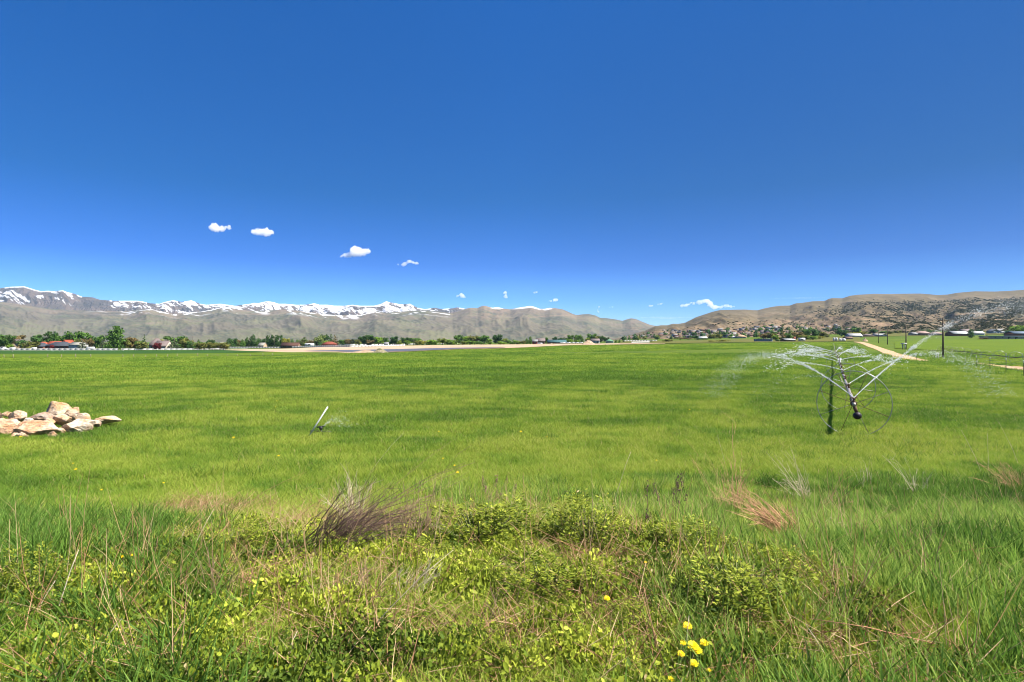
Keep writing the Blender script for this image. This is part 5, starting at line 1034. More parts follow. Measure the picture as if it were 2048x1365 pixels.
def scatter(name, pts, rot, scl, tone, srcs, label):
    """one object whose nodes set copies of the source tufts on the points"""
    n = len(pts); me = bpy.data.meshes.new(name); me.vertices.add(n); me.vertices.foreach_set('co', np.asarray(pts, np.float32).ravel())
    for k, a, ty in (('rot', rot, 'FLOAT_VECTOR'), ('scl', scl, 'FLOAT_VECTOR')):
        at_ = me.attributes.new(k, ty, 'POINT'); at_.data.foreach_set('vector', np.asarray(a, np.float32).ravel())
    at_ = me.attributes.new('tone', 'FLOAT', 'POINT'); at_.data.foreach_set('value', np.asarray(tone, np.float32))
    me.update(); o = obj(name, me); c = bpy.data.collections.new(name+'_sources')
    for s in srcs: c.objects.link(s)
    ng = bpy.data.node_groups.new(name+'_scatter', 'GeometryNodeTree'); ng.interface.new_socket('Geometry', in_out='INPUT', socket_type='NodeSocketGeometry'); ng.interface.new_socket('Geometry', in_out='OUTPUT', socket_type='NodeSocketGeometry')
    gi = ng.nodes.new('NodeGroupInput'); go = ng.nodes.new('NodeGroupOutput'); ip = ng.nodes.new('GeometryNodeInstanceOnPoints'); ci = ng.nodes.new('GeometryNodeCollectionInfo')
    ci.inputs[0].default_value = c; ci.inputs['Separate Children'].default_value = True; ci.inputs['Reset Children'].default_value = True
    m2p = ng.nodes.new('GeometryNodeMeshToPoints'); ng.links.new(gi.outputs[0], m2p.inputs[0]); ng.links.new(m2p.outputs[0], ip.inputs['Points']); ng.links.new(ci.outputs[0], ip.inputs['Instance'])
    ip.inputs['Pick Instance'].default_value = True; rv = ng.nodes.new('FunctionNodeRandomValue'); rv.data_type = 'INT'; rv.inputs[4].default_value = 0; rv.inputs[5].default_value = max(len(srcs)-1, 0); ng.links.new(rv.outputs[2], ip.inputs['Instance Index'])
    for nm, sock in (('rot', 'Rotation'), ('scl', 'Scale')):
        na = ng.nodes.new('GeometryNodeInputNamedAttribute'); na.data_type = 'FLOAT_VECTOR'; na.inputs[0].default_value = nm
        if nm == 'rot':
            er = ng.nodes.new('FunctionNodeEulerToRotation'); ng.links.new(na.outputs[0], er.inputs[0]); ng.links.new(er.outputs[0], ip.inputs[sock])
        else: ng.links.new(na.outputs[0], ip.inputs[sock])
    ng.links.new(ip.outputs[0], go.inputs[0]); md = o.modifiers.new('scatter', 'NODES'); md.node_group = ng
    return tag(o, label, kind='stuff')
def pix(X, Y, Z): return 1024+X/Y*F, HY+(CZ-Z)/Y*F
def ring(n, z0, z1, p, umax=.98, seed=0):
    """random places in the field of view between two depths, thinning with distance"""
    g = np.random.default_rng(seed); s = g.random(n)
    if abs(p-2) < 1e-6: Z = z0*(z1/z0)**s
    else: Z = (z0**(2-p)+s*(z1**(2-p)-z0**(2-p)))**(1/(2-p))
    u = g.uniform(-1, 1, n); X = u*(umax*Z+3.2); H = ground(X, Z); return X, Z, H, g
def tone_at(X, Z, g, s=1.0):
    a = fbm(X/9., Z/7., 4, 101); b = fbm(X/1.4, Z/1.1, 3, 107); c = fbm(X/40., Z/25., 3, 111)
    return np.clip(.50+(a-.5)*1.9*s+(b-.5)*1.5*s+(c-.5)*.8-.45*sstep(.58, .66, fbm(X/2.1, Z/1.5, 3, 119))+.25*sstep(.60, .72, fbm(X/3.1, Z/1.9, 3, 129))+g.normal(size=len(X))*.17, 0, 1)
# which plants cover a place of the near bank (photo coordinates of the land)
def weed_mask(px, py):
    edge = np.interp(px, [0, 150, 330, 450, 560, 1000, 1250, 1330, 1500, 1650, 1750, 1900, 2048], [1230, 1150, 1090, 1075, 1040, 1035, 1035, 1085, 1120, 1150, 1230, 1330, 1400])
    return sstep(-12, 18, py-edge)
def tall_mask(px, py):
    return sstep(1250, 1420, px)*sstep(930, 985, py)*(1-.8*np.exp(-(((px-1540)/110)**2+((py-1060)/55)**2)**2))+.35*sstep(760, 900, px)*sstep(960, 1010, py)*sstep(1080, 1050, py)*sstep(1450, 1300, px)
def bare_mask(px, py, X, Z):
    n = fbm(X/.45, Z/.35, 4, 211)
    m = np.exp(-(((px-430)/190)**2+((py-1030)/34)**2)**2)+np.exp(-(((px-190)/150)**2+((py-975)/24)**2)**2)+.7*np.exp(-(((px-1180)/110)**2+((py-1120)/40)**2)**2)+.6*np.exp(-(((px-1290)/80)**2+((py-1180)/60)**2)**2)+.6*np.exp(-(((px-900)/260)**2+((py-1300)/40)**2)**2)+.6*np.exp(-(((px-80)/120)**2+((py-1190)/26)**2)**2)+.7*np.exp(-(((px-1700)/120)**2+((py-1310)/40)**2)**2)
    return np.clip(m, 0, 1)*sstep(.38, .5, n)
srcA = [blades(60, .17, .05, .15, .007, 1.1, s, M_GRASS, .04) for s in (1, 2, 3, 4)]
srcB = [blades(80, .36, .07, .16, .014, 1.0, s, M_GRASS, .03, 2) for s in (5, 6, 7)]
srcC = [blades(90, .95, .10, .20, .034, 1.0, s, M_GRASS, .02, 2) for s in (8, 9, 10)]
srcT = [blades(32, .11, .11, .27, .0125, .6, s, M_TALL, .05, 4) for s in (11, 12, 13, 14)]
def mkscatter(name, n, z0, z1, p, srcs, label, seed, zs=(.8, 1.3), xs=(.9, 1.2), keep=None, grow=None, tone=tone_at, sink=0):
    X, Z, H, g = ring(n, z0, z1, p, seed=seed); px_, py_ = pix(X, Z, H)
    if keep is not None:
        k = g.random(len(X)) < keep(px_, py_, X, Z); X, Z, H, px_, py_ = X[k], Z[k], H[k], px_[k], py_[k]
    m = len(X); q = g.uniform(xs[0], xs[1], m); hs_ = g.uniform(zs[0], zs[1], m)*(.75+.5*fbm(X/.8, Z/.8, 3, 301))
    if grow is not None: f = grow(Z); q = q*f[0]; hs_ = hs_*f[1]
    rot = np.stack([g.normal(size=m)*.08, g.normal(size=m)*.08, g.uniform(0, 6.283, m)], 1)
    return scatter(name, np.stack([X, Z, H-sink], 1), rot, np.stack([q, q, hs_], 1), tone(X, Z, g), srcs, label)
def offroad(a, b, mg):
    lo = np.interp(b, [684, 687, 694, 706, 718, 723.4], [1705, 1716, 1733, 1763, 1793, 1845]); hi = np.interp(b, [684, 687, 690.3, 699, 708.5, 716, 722.2, 723.4], [1715, 1736, 1746, 1770, 1800, 1830, 1858, 1862])
    r1 = (a > lo-mg) & (a < hi+mg) & (b < 724.5); l2 = np.interp(a, [1935, 1960, 1990, 2020, 2048, 2140], [726, 729, 735, 739, 742, 755]); h2 = np.interp(a, [1935, 1980, 2048, 2140], [725.6, 729.2, 735, 743])
    return 1.0-(r1 | ((a > 1930) & (b > h2-1) & (b < l2+2.5)))
notbare = lambda a, b, X, Z: 1-.93*bare_mask(a, b, X, Z)
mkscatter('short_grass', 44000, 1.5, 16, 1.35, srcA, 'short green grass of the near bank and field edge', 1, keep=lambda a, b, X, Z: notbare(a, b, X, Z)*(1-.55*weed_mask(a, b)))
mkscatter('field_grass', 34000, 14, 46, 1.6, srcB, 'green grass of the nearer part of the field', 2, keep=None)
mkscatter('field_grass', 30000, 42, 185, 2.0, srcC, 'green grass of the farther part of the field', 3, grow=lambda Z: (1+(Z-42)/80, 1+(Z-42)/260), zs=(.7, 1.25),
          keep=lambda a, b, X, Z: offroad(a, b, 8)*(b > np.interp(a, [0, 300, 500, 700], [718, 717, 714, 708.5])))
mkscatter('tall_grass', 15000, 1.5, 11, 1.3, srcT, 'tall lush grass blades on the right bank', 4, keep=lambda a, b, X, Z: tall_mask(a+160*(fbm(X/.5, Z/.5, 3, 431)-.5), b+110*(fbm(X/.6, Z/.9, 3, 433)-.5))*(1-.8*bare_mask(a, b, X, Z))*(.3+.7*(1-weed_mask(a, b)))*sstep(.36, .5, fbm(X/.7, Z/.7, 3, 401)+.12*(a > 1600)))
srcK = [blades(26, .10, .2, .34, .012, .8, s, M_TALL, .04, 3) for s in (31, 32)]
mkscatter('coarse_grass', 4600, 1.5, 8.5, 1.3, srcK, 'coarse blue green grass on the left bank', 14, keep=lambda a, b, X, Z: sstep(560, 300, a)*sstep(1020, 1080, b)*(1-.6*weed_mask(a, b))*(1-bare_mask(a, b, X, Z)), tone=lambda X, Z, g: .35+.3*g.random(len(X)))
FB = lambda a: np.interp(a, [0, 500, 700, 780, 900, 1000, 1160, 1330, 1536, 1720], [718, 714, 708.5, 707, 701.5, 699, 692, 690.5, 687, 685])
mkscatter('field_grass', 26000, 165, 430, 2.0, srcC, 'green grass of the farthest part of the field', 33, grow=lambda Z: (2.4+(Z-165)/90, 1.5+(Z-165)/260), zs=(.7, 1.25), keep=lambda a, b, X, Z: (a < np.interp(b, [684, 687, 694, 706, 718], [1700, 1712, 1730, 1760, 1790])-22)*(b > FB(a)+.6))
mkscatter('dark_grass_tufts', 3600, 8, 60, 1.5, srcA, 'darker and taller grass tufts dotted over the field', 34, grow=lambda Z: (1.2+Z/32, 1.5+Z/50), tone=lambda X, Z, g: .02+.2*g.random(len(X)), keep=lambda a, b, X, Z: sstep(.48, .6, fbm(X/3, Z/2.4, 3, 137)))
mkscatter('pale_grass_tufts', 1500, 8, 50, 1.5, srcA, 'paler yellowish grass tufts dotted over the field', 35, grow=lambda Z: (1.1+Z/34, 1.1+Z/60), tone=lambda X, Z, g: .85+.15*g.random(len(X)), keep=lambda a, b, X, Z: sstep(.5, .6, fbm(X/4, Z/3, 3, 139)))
# broad leaved weeds
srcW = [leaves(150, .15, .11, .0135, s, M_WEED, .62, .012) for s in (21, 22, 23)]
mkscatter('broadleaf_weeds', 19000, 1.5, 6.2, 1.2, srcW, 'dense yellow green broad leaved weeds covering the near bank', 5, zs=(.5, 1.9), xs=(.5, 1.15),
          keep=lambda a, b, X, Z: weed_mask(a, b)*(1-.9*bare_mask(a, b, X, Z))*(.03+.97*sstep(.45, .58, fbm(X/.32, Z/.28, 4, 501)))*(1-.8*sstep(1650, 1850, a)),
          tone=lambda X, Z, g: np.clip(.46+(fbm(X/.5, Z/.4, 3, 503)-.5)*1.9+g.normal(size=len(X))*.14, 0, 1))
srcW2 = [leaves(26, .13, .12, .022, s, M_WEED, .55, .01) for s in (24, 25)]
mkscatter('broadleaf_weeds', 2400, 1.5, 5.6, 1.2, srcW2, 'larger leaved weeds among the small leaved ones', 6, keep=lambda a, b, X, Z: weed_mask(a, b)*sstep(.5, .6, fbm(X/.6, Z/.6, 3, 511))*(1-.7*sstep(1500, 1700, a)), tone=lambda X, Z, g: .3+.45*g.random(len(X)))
# dead stems and straw lying about
def straws(n, L0, L1, w, tilt, seed, rad=.2):
    g = np.random.default_rng(seed); a = g.uniform(0, 6.283, n); r = rad*np.sqrt(g.random(n)); p = np.stack([r*np.cos(a), r*np.sin(a), g.uniform(0, .05, n)], 1)
    d = g.normal(size=(n, 3)); d[:, 2] = np.abs(d[:, 2])*tilt; d /= np.linalg.norm(d, axis=1)[:, None]; L = g.uniform(L0, L1, n)[:, None]; m = MB()
    ti = []
    for i in range(n):
        mid = p[i]+d[i]*L[i]*.5+g.normal(size=3)*.03*L[i]; m.tube([p[i], mid, p[i]+d[i]*L[i]], [w*1.3, w, w*.5], 3, False); ti += [g.random()]*9
    V = np.concatenate(m.v); me = mesh_np('straws', V, np.concatenate(m.f4), M_STRAW, False, {'tint': ti, 'dry': np.zeros(len(V))}); return bpy.data.objects.new('straws', me)
srcS = [straws(16, .08, .30, .0018, .35, s) for s in (41, 42, 43)]
mkscatter('dry_straw', 6500, 1.5, 9, 1.2, srcS, 'scattered dead straw and thin dry stems lying on the near bank', 7, xs=(.8, 1.5), zs=(.7, 1.4), keep=lambda a, b, X, Z: np.clip(.12+.9*bare_mask(a, b, X, Z)+.5*weed_mask(a, b), 0, 1)*sstep(.35, .55, fbm(X/.7, Z/.5, 3, 601)+.1*bare_mask(a, b, X, Z)), tone=lambda X, Z, g: g.random(len(X)))
srcU = [straws(5, .3, .55, .0017, 3.0, s, .06) for s in (51, 52, 53)]
mkscatter('dry_stems', 420, 2.6, 8, 1.2, srcU, 'thin upright dry grass stems rising from the near bank', 8, keep=lambda a, b, X, Z: np.clip(.15+.5*weed_mask(a, b)+.35*sstep(1300, 1500, a)*sstep(930, 960, b), 0, 1), tone=lambda X, Z, g: .4+.6*g.random(len(X)))

# scrub on the hillside
def hill_scrub():
    g = np.random.default_rng(77); n = 170000; u = g.uniform(.30, 1.02, n); Z = 930+2300*g.random(n)**.8; H = hill_h(u, Z); a = hill_attr(u, Z, H)
    x = u*F+1024; y = py_of(Z, H); sk = HY-sky_interp(SK_D, u)*F; d = (y-sk)/(676-sk)
    w_ = sstep(1560, 1880, x)*sstep(.12, .30, d)*sstep(.36, .52, fbm(u*30, Z/170., 4, 3)+.05*sstep(1800, 2000, x))+.10*sstep(.3, .6, d)
    w_ = w_*(1-a['tan'])**2; k = g.random(n) < w_*.32; X_, Z_, H_ = u[k]*Z[k], Z[k], H[k]; m_ = len(X_); s = g.uniform(2.2, 5.5, m_)*(.6+.4*Z_/2000)
    srcs = []
    for q in (1, 2, 3):
        V, F4, ti = leaf_cloud([(0, 0, .3, .45, .45, .35), (.2, .1, .35, .3, .3, .3)], 26, .26, q, .8); me = mesh_np('scrub', V, F4, M_SCRUB, False, {'tint': ti, 'dry': np.zeros(len(ti))}); srcs.append(bpy.data.objects.new('scrub_bush', me))
    print('scrub', m_); return scatter('hillside_scrub', np.stack([X_, Z_, H_-.2], 1), np.stack([0*s, 0*s, g.uniform(0, 6, m_)], 1), np.stack([s*1.3, s*1.3, s*.8], 1), g.random(m_), srcs, 'dark scrub covering the right flank of the brown hill')
M_SCRUB = grass_mat('scrub_leaf', [(.1, (.022, .026, .010)), (.5, (.058, .058, .026)), (.9, (.11, .10, .05))], .15); M_SCRUB.node_tree.nodes['Principled BSDF'].inputs['Specular IOR Level'].default_value = 0
hill_scrub()
# ---------------- plants that stand out on the near bank ----------------
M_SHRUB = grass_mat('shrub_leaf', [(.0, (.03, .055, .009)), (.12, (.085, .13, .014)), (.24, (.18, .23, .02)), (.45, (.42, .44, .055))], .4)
def shrub_mesh(n, seed, size):
    g = np.random.default_rng(seed); Vs, Fs, T_, D_ = [], [], [], []; base = 0
    for j in range(26):     # many leafy shoots of unequal height make a ragged outline
        a = g.uniform(0, 6.283); q = math.sqrt(g.random())*.52; hgt = (1.05-1.1*q*q)*g.uniform(.45, 1.15); lx, ly = g.normal()*.06, g.normal()*.06; nn = n//26
        s_ = g.random(nn)**.75; th = g.uniform(0, 6.283, nn); rr = .035+.085*(1-s_)*g.random(nn)+.03
        p = np.stack([q*math.cos(a)+lx*s_+rr*np.cos(th), q*math.sin(a)+ly*s_+rr*np.sin(th), hgt*s_], 1); d = np.stack([np.cos(th), np.sin(th), g.uniform(.2, 1.3, nn)], 1); d /= np.linalg.norm(d, axis=1)[:, None]
        w_ = np.cross(d, g.normal(size=(nn, 3))); w_ /= np.linalg.norm(w_, axis=1)[:, None]; sz = size*g.uniform(.5, 1.3, nn)[:, None]
        V = np.stack([p, p+d*sz*.9-w_*sz*.42, p+d*sz*2, p+d*sz*.9+w_*sz*.42], 1).reshape(-1, 3); Vs.append(V); Fs.append(np.arange(nn*4).reshape(-1, 4)+base); base += nn*4
        T_.append(np.repeat(np.clip(.12+.5*s_+g.normal(size=nn)*.18, 0, 1), 4)); D_.append(np.repeat((g.random(nn) < .012).astype(float), 4))  # lit tops and shaded interior of the shrub are put into the tint
    return mesh_np('foliage', np.concatenate(Vs), np.concatenate(Fs), M_SHRUB, False, {'tint': np.concatenate(T_), 'dry': np.concatenate(D_)})
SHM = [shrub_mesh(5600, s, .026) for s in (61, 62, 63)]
def stem_mesh(seed):
    g = np.random.default_rng(seed); m = MB()
    for i in range(26):
        a = g.uniform(0, 6.3); r = g.uniform(.1, .45); m.tube([(0, 0, 0), (r*.5*math.cos(a), r*.5*math.sin(a), .35), (r*math.cos(a), r*math.sin(a), .85-.6*r)], [.012, .009, .004], 4, False)
    o = m.build('stems', M_STEM); d = o.data; bpy.data.objects.remove(o); return d
M_STEM = simple('green_stem', (.22, .24, .08), .7, 0, .3)
STM = [stem_mesh(1), stem_mesh(2)]
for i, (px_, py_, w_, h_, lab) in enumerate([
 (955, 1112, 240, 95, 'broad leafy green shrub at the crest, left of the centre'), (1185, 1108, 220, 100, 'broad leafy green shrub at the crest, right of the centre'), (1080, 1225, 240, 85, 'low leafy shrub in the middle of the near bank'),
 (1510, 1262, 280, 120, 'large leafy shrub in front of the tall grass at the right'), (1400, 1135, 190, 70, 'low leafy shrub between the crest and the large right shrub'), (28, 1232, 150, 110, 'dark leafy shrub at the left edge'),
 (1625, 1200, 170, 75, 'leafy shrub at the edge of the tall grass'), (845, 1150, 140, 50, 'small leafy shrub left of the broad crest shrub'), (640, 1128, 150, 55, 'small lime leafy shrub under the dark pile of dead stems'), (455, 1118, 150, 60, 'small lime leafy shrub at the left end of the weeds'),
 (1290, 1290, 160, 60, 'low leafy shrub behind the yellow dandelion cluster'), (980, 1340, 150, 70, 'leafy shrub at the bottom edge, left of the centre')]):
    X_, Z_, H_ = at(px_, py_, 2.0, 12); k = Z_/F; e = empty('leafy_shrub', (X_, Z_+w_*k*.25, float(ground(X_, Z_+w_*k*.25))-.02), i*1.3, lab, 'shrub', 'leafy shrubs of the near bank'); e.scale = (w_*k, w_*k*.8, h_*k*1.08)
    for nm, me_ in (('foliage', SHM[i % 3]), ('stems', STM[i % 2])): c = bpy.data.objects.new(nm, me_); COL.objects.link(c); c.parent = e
STC = {'pale': (.62, .50, .36), 'tan': (.50, .28, .15), 'brown': (.25, .16, .10), 'dark': (.125, .075, .06), 'red': (.34, .17, .09)}
STM_ = {k: simple('dead_stem_'+k, tuple(x*1.5 for x in v), .85, 0, .35, 9) for k, v in STC.items()}
def clump(px0, py0, ends, n, col, lab, rb=.05, r=.0026, seed=0, jit=.16, branch=2, name='dead_weed_clump', cat='weed', up=0.0, group='dead weed clumps', sag=.06, head=None):
    """dead stems rooted near one photo place, reaching to the given photo places at about the same distance"""
    n = int(n*1.15); r = r*1.1; jit = jit*1.35; g = np.random.default_rng(seed+int(px0)); X0, Z0, H0 = at(px0, py0, 2.0, 30); k = Z0/F; m = MB(); tips = []
    for i in range(n):
        ex, ey = ends[g.integers(0, len(ends))]; b0 = np.array([g.normal()*rb, g.normal()*rb*.8, -.02]); b0[2] = float(ground(X0+b0[0], Z0+b0[1]))-H0-.02
        L = np.array([(ex-px0)*k, 0, (py0-ey)*k]); ln = np.linalg.norm(L); s = g.uniform(.45, 1.08)
        d = L*s+g.normal(size=3)*ln*jit; d[1] += g.normal()*ln*.2; d[2] = max(d[2], .03)
        mid = b0+d*.5+g.normal(size=3)*ln*.035+np.array([0, 0, sag*ln]); e_ = b0+d; rr = r*g.uniform(.6, 1.3)
        m.tube([b0, (b0+mid)/2+g.normal(size=3)*ln*.012, mid, (mid+e_)/2+g.normal(size=3)*ln*.015+np.array([0, 0, sag*.4*ln]), e_], [rr, rr*.95, rr*.8, rr*.65, rr*.4], 4, False); tips.append(e_)
        for q in range(branch):
            t_ = g.uniform(.45, .9); p_ = b0+d*t_+np.array([0, 0, sag*ln*.8]); m.tube([p_, p_+d*.12+g.normal(size=3)*ln*.05, p_+d*.22+g.normal(size=3)*ln*.09], [rr*.55, rr*.45, rr*.3], 3, False)
    o = m.build(name, STM_[col]); o.location = (X0, Z0, H0); tag(o, lab, cat, group)
    if head:
        h = MB()
        for p_ in tips:
            for q in range(14): c_ = p_+g.normal(size=3)*np.array([.008, .008, .035])-[0, 0, .03]; h.tube([c_, c_+g.normal(size=3)*.006+[0, 0, .008]], .005, 4)
        h.build('seed_head', STM_[head], o)
    return o
clump(625, 1112, [(770, 1000), (800, 1020), (740, 1005), (700, 1030), (690, 1050)], 125, 'dark', 'large dark pile of dead stems leaning up to the right, left of the centre', .11, .0028, 1, .13, 2)
clump(690, 1090, [(800, 1010), (850, 1000), (900, 975), (780, 1030)], 80, 'brown', 'brown dead stems leaning right over the dark pile', .10, .0026, 2, .12, 2)
clump(712, 1052, [(700, 935), (680, 950), (720, 940), (640, 990), (735, 960)], 20, 'pale', 'pale branched dead weed standing up behind the dark pile', .03, .003, 3, .10, 3)
clump(832, 1100, [(825, 985), (850, 1000), (815, 1010), (870, 1010)], 60, 'brown', 'upright brown dead reeds right of the dark pile', .10, .0022, 4, .10, 1)
clump(1470, 1040, [(1455, 935), (1440, 900), (1475, 930), (1490, 960), (1420, 985)], 34, 'tan', 'dead tan weed with a thin raised tip at the crest, right of the centre', .05, .0026, 5, .13, 3)
clump(1595, 1088, [(1480, 995), (1500, 985), (1520, 1000), (1540, 1005), (1450, 990)], 70, 'tan', 'bundle of orange tan dead stems fanning to the left', .035, .0032, 6, .06, 1)
clump(1600, 1078, [(1710, 1025), (1690, 1050), (1720, 1030)], 9, 'pale', 'few pale dead stems bending right from the orange tan bundle', .03, .0030, 7, .08, 1)
clump(1618, 1012, [(1560, 915), (1545, 910), (1590, 935), (1575, 950)], 26, 'pale', 'pale dead stems leaning left behind the orange tan bundle', .05, .0028, 8, .08, 1)
clump(1640, 1040, [(1720, 945), (1700, 980)], 7, 'tan', 'thin tan stems leaning right behind the bundle', .05, .0026, 9, .08, 1)
clump(1835, 1000, [(1770, 910), (1800, 930), (1820, 925), (1850, 940)], 15, 'pale', 'pale dead stems in a V in the tall grass', .05, .0026, 10, .07, 1)
clump(2045, 990, [(1990, 905), (2010, 930), (1975, 940), (2040, 940)], 44, 'tan', 'tan dead weed clump at the right edge', .07, .0026, 11, .12, 2)
clump(1735, 985, [(1720, 880), (1690, 915), (1740, 930)], 8, 'pale', 'few tall thin pale stems left of the V of stems', .05, .0022, 12, .06, 1)
clump(690, 1225, [(750, 1120), (730, 1150), (790, 1110), (680, 1120)], 26, 'brown', 'dead brown stems leaning right in front of the dark pile', .07, .0022, 13, .12, 2)
clump(800, 1200, [(880, 1110), (850, 1130), (830, 1100)], 24, 'pale', 'thin pale dead stems leaning right below the upright reeds', .08, .0018, 14, .12, 1)
clump(415, 1230, [(405, 1100), (425, 1130), (440, 1150)], 16, 'brown', 'upright brown dead stems in the weeds at the left', .05, .0022, 15, .10, 2)
clump(515, 1200, [(505, 1060), (540, 1090), (480, 1100)], 14, 'tan', 'upright tan dead stems in the weeds at the left', .06, .0022, 16, .10, 2)
clump(1150, 1165, [(1100, 1140), (1230, 1140), (1180, 1150), (1090, 1160)], 60, 'red', 'flat reddish brown debris between the two crest shrubs', .15, .0022, 17, .2, 1, sag=.02)
clump(1210, 1235, [(1260, 1180), (1180, 1190), (1240, 1170), (1150, 1210)], 60, 'red', 'matted reddish dead stems in the middle of the bank', .13, .0024, 18, .2, 1, sag=.02)
clump(1700, 1330, [(1640, 1270), (1770, 1300), (1690, 1280), (1720, 1260)], 40, 'tan', 'matted tan dead stems at the bottom right', .13, .0022, 19, .2, 1, sag=.02)
clump(960, 1300, [(920, 1230), (985, 1220), (1010, 1260)], 30, 'brown', 'matted brown dead stems near the bottom centre', .12, .002, 20, .2, 1, sag=.02)
clump(345, 1080, [(420, 1035), (300, 1050), (380, 1040)], 40, 'red', 'flat reddish straw on the bare patch at the left', .3, .0018, 21, .3, 1, sag=.02)
clump(470, 1030, [(520, 1000), (420, 1005), (560, 1015)], 44, 'tan', 'flat tan straw on the bare patch left of the dark pile', .3, .0018, 22, .3, 1, sag=.02)
clump(1289, 1082, [(1284, 968)], 2, 'dark', 'dark dock stem with seed heads at the crest', .01, .004, 23, .02, 3, head='dark')
clump(1340, 1040, [(1325, 940), (1350, 935), (1365, 960)], 9, 'dark', 'dark thin stems with seed heads right of the dock stem', .06, .0024, 24, .06, 2, head='dark')
clump(985, 1020, [(980, 950), (960, 965), (1000, 960)], 12, 'brown', 'brown seed stems at the crest above the left crest shrub', .12, .0022, 25, .08, 2, head='brown')
for i, (cx_, cy_, cc_) in enumerate([(880, 1180, 'red'), (1010, 1150, 'brown'), (600, 1260, 'red'), (760, 1290, 'brown'), (1130, 1310, 'red'), (520, 1140, 'brown'), (330, 1180, 'red'), (1420, 1200, 'red'), (1290, 1170, 'brown'), (200, 1290, 'brown')]):
    clump(cx_, cy_, [(cx_-70, cy_-22), (cx_+70, cy_-26), (cx_+30, cy_-40), (cx_-50, cy_-10)], 42, cc_, 'matted %s dead stems lying %s' % ('reddish' if cc_ == 'red' else 'brown', ['right of the upright reeds\' foot', 'below the left crest shrub', 'in the lower left weeds', 'near the bottom left of centre', 'near the bottom centre', 'left of the dark pile', 'at the left end of the weeds', 'left of the large right shrub', 'between the crest and the flowers', 'in the lower left corner grass'][i]), .14, .0024, 60+i, .22, 1, sag=.04)
def stalk(x0, y0, x1, y1, col, lab, r=.0026):
    X0, Z0, H0 = at(x0, y0, 2.0, 30); k = Z0/F; d = np.array([(x1-x0)*k, .03, (y0-y1)*k]); m = MB(); L = np.linalg.norm(d)
    m.tube([(0, 0, -.03), d*.35+[.01*L, 0, .03*L], d*.7+[0, 0, .03*L], d], [r, r*.9, r*.75, r*.4], 5); o = m.build('dry_stalk', STM_[col]); o.location = (X0, Z0, H0); tag(o, lab, 'stalk', 'single dry stalks')
for a in [(700, 1300, 905, 1105, 'pale', 'long thin pale stalk leaning far right across the weeds below the centre', .0028), (100, 1262, 149, 1105, 'pale', 'straight pale stalk rising in the lower left grass', .0032), (62, 1245, 102, 1168, 'pale', 'shorter pale stalk left of the straight one in the lower left', .003),
 (376, 1118, 424, 1022, 'pale', 'forked pale stalk left of the dark pile', .003), (350, 1105, 369, 1055, 'pale', 'short pale stalk beside the forked one', .0028), (400, 1140, 398, 1005, 'brown', 'thin dark upright stalk beside the forked one', .0022), (1222, 1020, 1263, 905, 'pale', 'lone pale stalk leaning right at the crest', .0034), (728, 960, 806, 868, 'pale', 'very thin stalk reaching up right from the pale branched weed', .003),
 (1965, 950, 1925, 862, 'pale', 'thin stalk leaning left above the right bank', .0034), (1976, 950, 1978, 868, 'pale', 'thin upright stalk above the right bank', .003), (2040, 935, 2000, 845, 'pale', 'thin leaning stalk nearest the right edge', .003), (1668, 1345, 1618, 1256, 'pale', 'pale stalk leaning left at the bottom right', .003), (1367, 1345, 1382, 1240, 'pale', 'pale stalk beside the dandelion cluster', .003), (1440, 1320, 1455, 1262, 'pale', 'short pale stalk right of the dandelion cluster', .0028),
 (1320, 1345, 1290, 1180, 'tan', 'long bent stalk left of the dandelion cluster', .0028), (2000, 1335, 1625, 1245, 'red', 'long reddish stem lying across the lower right grass', .0034), (168, 1340, 235, 1245, 'pale', 'pale stalk leaning right at the bottom left', .003), (300, 1165, 310, 1080, 'brown', 'dark upright stalk at the left end of the weeds', .0024), (1452, 940, 1436, 872, 'pale', 'thin curved tip rising from the tan weed at the crest', .0026), (1180, 1120, 1110, 1138, 'red', 'reddish stem lying between the two crest shrubs', .003), (560, 1345, 590, 1270, 'pale', 'thin pale stalk near the bottom edge left of the centre', .0026), (1060, 1290, 1010, 1200, 'tan', 'bent tan stem on the middle of the bank', .0028)]: stalk(*a)
# stones half hidden in the weeds
for i, (px_, py_, w_, lab) in enumerate([(852, 1340, 26, 'small brown stone in the grass at the bottom edge'), (850, 1097, 22, 'small pale stone at the foot of the upright reeds'), (1088, 1262, 26, 'small brown stone in the middle of the bank')]):
    X_, Z_, H_ = at(px_, py_, 2, 12); k = Z_/F; import bmesh; bm = bmesh.new(); bmesh.ops.create_icosphere(bm, subdivisions=3, radius=1)
    for v in bm.verts:
        q = float(fbm(v.co.x*2+i*5, v.co.y*2+v.co.z, 3, i)); v.co *= (.75+.5*q); v.co.x *= w_*k*.6; v.co.y *= w_*k*.5; v.co.z *= w_*k*.45
    me = bpy.data.meshes.new('stone'); bm.to_mesh(me); bm.free(); me.materials.append(M_ROCK); o = obj('stone', me); o.location = (X_, Z_, H_+.05); o.color = (.5, .4, .38, 1); tag(o, lab, 'stone')
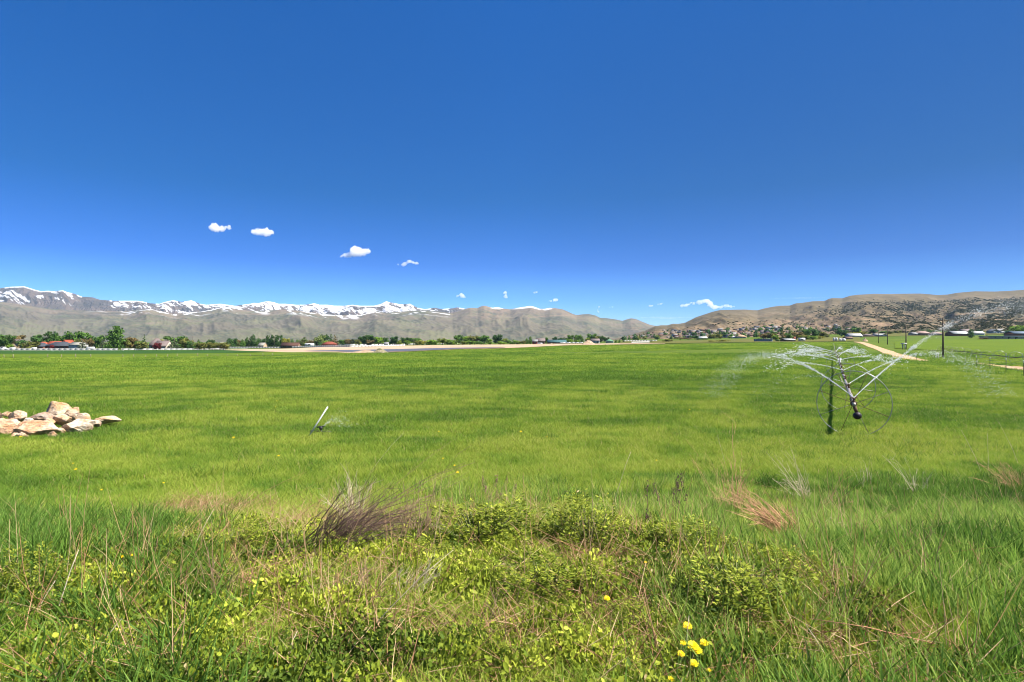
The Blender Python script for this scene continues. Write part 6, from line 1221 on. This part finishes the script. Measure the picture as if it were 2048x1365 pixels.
# dandelions
M_PETAL = simple('yellow_petal', (1.0, .72, .0), .6, 0, .12, 20); M_STEMG = simple('pale_green_stem', (.35, .40, .14), .6, 0, .2)
def dandelion_parts():
    g = np.random.default_rng(5); m = MB()
    for ring_, (nn, r0, z1) in enumerate([(22, 1.0, .05), (18, .78, .25), (12, .5, .38)]):
        for i in range(nn):
            a = i*6.283/nn+ring_*.2+g.normal()*.05; c, s = math.cos(a), math.sin(a); rr = r0*g.uniform(.85, 1.1); w_ = .13
            m.add([(-s*w_*.4, c*w_*.4, .02*ring_), (s*w_*.4, -c*w_*.4, .02*ring_), (c*rr+s*w_, s*rr-c*w_, z1), (c*rr*1.05, s*rr*1.05, z1), (c*rr-s*w_, s*rr+c*w_, z1)], [(0, 1, 2, 4)], [(2, 3, 4)])
    h = m.build('flower_head', M_PETAL); hd = h.data; bpy.data.objects.remove(h)
    m = MB(); m.tube([(0, 0, -1), (.04, 0, -.5), (0, 0, 0)], [.022, .02, .03], 6); s = m.build('stem', M_STEMG); sd_ = s.data; bpy.data.objects.remove(s); return hd, sd_
DH, DS = dandelion_parts(); DI = [0]
def dandelion(px_, py_, r, hgt, lab, tilt=.35, zmax=60, group='dandelions'):
    X_, Z_, H_ = at(px_, py_+hgt*F/8 if False else py_, 2.0, zmax); DI[0] += 1; Z2 = Z_-hgt*.35/ max((CZ-H_)/Z_, .2)*0; k = Z_/F
    top = CZ+(HY-py_)*k; Zg = Z_; e = empty('dandelion', (X_, Zg, H_), random.uniform(0, 6), lab, 'dandelion', group)
    # raise the head towards the viewer along the line of sight so it stays at its place
    q = hgt/(CZ-H_); e.location = (X_*(1-q), Z_*(1-q), float(ground(X_*(1-q), Z_*(1-q))))
    z = CZ+(HY-py_)/F*Z_*(1-q)-e.location[2]
    h = bpy.data.objects.new('flower_head', DH); COL.objects.link(h); h.parent = e; h.location = (0, 0, z); h.scale = (r, r, r*.8)
    wr = Euler((tilt, 0, 0)).to_matrix() @ Matrix.Rotation(0, 3, 'Z'); h.rotation_euler = (Matrix.Rotation(-e.rotation_euler.z, 3, 'Z') @ wr).to_euler()
    s = bpy.data.objects.new('stem', DS); COL.objects.link(s); s.parent = e; s.location = (0, 0, z); s.scale = (.1, .1, z)
DSC = .92
for a in [(1375, 1252, .024, .16, 'topmost dandelion of the yellow cluster at the bottom right'), (1366, 1286, .016, .13, 'small dandelion at the left of the yellow cluster'), (1386, 1292, .028, .15, 'large upper dandelion in the middle of the yellow cluster'), (1393, 1300, .027, .13, 'large lower dandelion in the middle of the yellow cluster'), (1408, 1286, .021, .15, 'rightmost dandelion of the yellow cluster'), (1362, 1308, .018, .13, 'lower left dandelion of the yellow cluster'), (1388, 1327, .021, .12, 'dandelion hanging lowest below the yellow cluster'),
 (1418, 1341, .012, .08, 'small orange yellow dandelion at the bottom right of the cluster'), (1341, 1358, .013, .08, 'small dandelion at the bottom edge left of the cluster'), (1214, 1197, .019, .12, 'lone dandelion on the reddish matted stems'), (1291, 1125, .012, .1, 'tiny dandelion below the dark dock stem'), (242, 1114, .017, .14, 'left one of the two dandelions at the left end of the weeds'), (266, 1110, .014, .14, 'right one of the two dandelions at the left end of the weeds'),
 (1343, 1020, .018, .14, 'small dandelion at the crest right of the dark dock stem'), (1384, 1003, .016, .12, 'second small dandelion at the crest, above the first'), (151, 939, .03, .1, 'yellow dandelion in the short grass at the left'), (146, 927, .02, .1, 'fainter dandelion just above the one in the short grass'), (203, 980, .022, .1, 'dandelion on the pale bare spot at the left'), (327, 966, .02, .1, 'dandelion by the dark grass tuft at the left'), (557, 912, .03, .1, 'dandelion in the field above the dark grass left of the centre'), (915, 945, .028, .1, 'dandelion in the field left of the centre'), (909, 931, .022, .1, 'dandelion just above the one left of the centre'), (1313, 921, .02, .1, 'small dandelion in the field right of the centre'), (886, 917, .02, .1, 'small faint dandelion in the field left of the centre'), (547, 1337, .014, .08, 'orange yellow dandelion at the bottom left')]:
    dandelion(a[0], a[1], a[2]*DSC, a[3]+.05, a[4])
for i in range(9):
    px_ = float(rng.uniform(10, 1640)); py_ = float(780+110*rng.random()**1.3); s = 'left' if px_ < 600 else 'middle' if px_ < 1150 else 'right'; f = 'far' if py_ < 815 else 'near'
    dandelion(px_, py_, float(rng.uniform(.022, .04)), .12, 'tiny yellow dandelion in the %s field grass, %s' % (s, 'far out' if f == 'far' else 'closer in'), 0.6, 60, 'tiny dandelions %s %s' % (s, f))
# seed clocks, white dots in the field
M_CLOCK = simple('white_seed_head', (.95, .95, .92), .9, 0, .05)
# ---------------- labels of look-alikes: told apart by their order from the left ----------------
from collections import defaultdict
bpy.context.view_layer.update()
LB = defaultdict(list)
for o in COL.objects:
    if o.parent is None and 'category' in o and 'label' in o: LB[o['label']].append(o)
ORD = ['leftmost', 'second', 'third', 'fourth', 'fifth', 'sixth', 'seventh', 'eighth', 'ninth', 'tenth', 'eleventh', 'twelfth', 'thirteenth', 'fourteenth', 'fifteenth', 'sixteenth', 'seventeenth', 'eighteenth', 'nineteenth', 'twentieth']
for lab, L in LB.items():
    if len(L) < 2: continue
    L.sort(key=lambda o: o.matrix_world.translation.x/max(o.matrix_world.translation.y, 1))
    for i, o in enumerate(L):
        w_ = 'rightmost' if i == len(L)-1 else (ORD[i]+('' if i == 0 else ' from left') if i < len(ORD) else '%s from right' % ORD[len(L)-1-i] if len(L)-1-i < len(ORD) else '%dth from left' % (i+1))
        o['label'] = ' '.join((w_+' '+lab.replace('with ', '')).split()[:16])
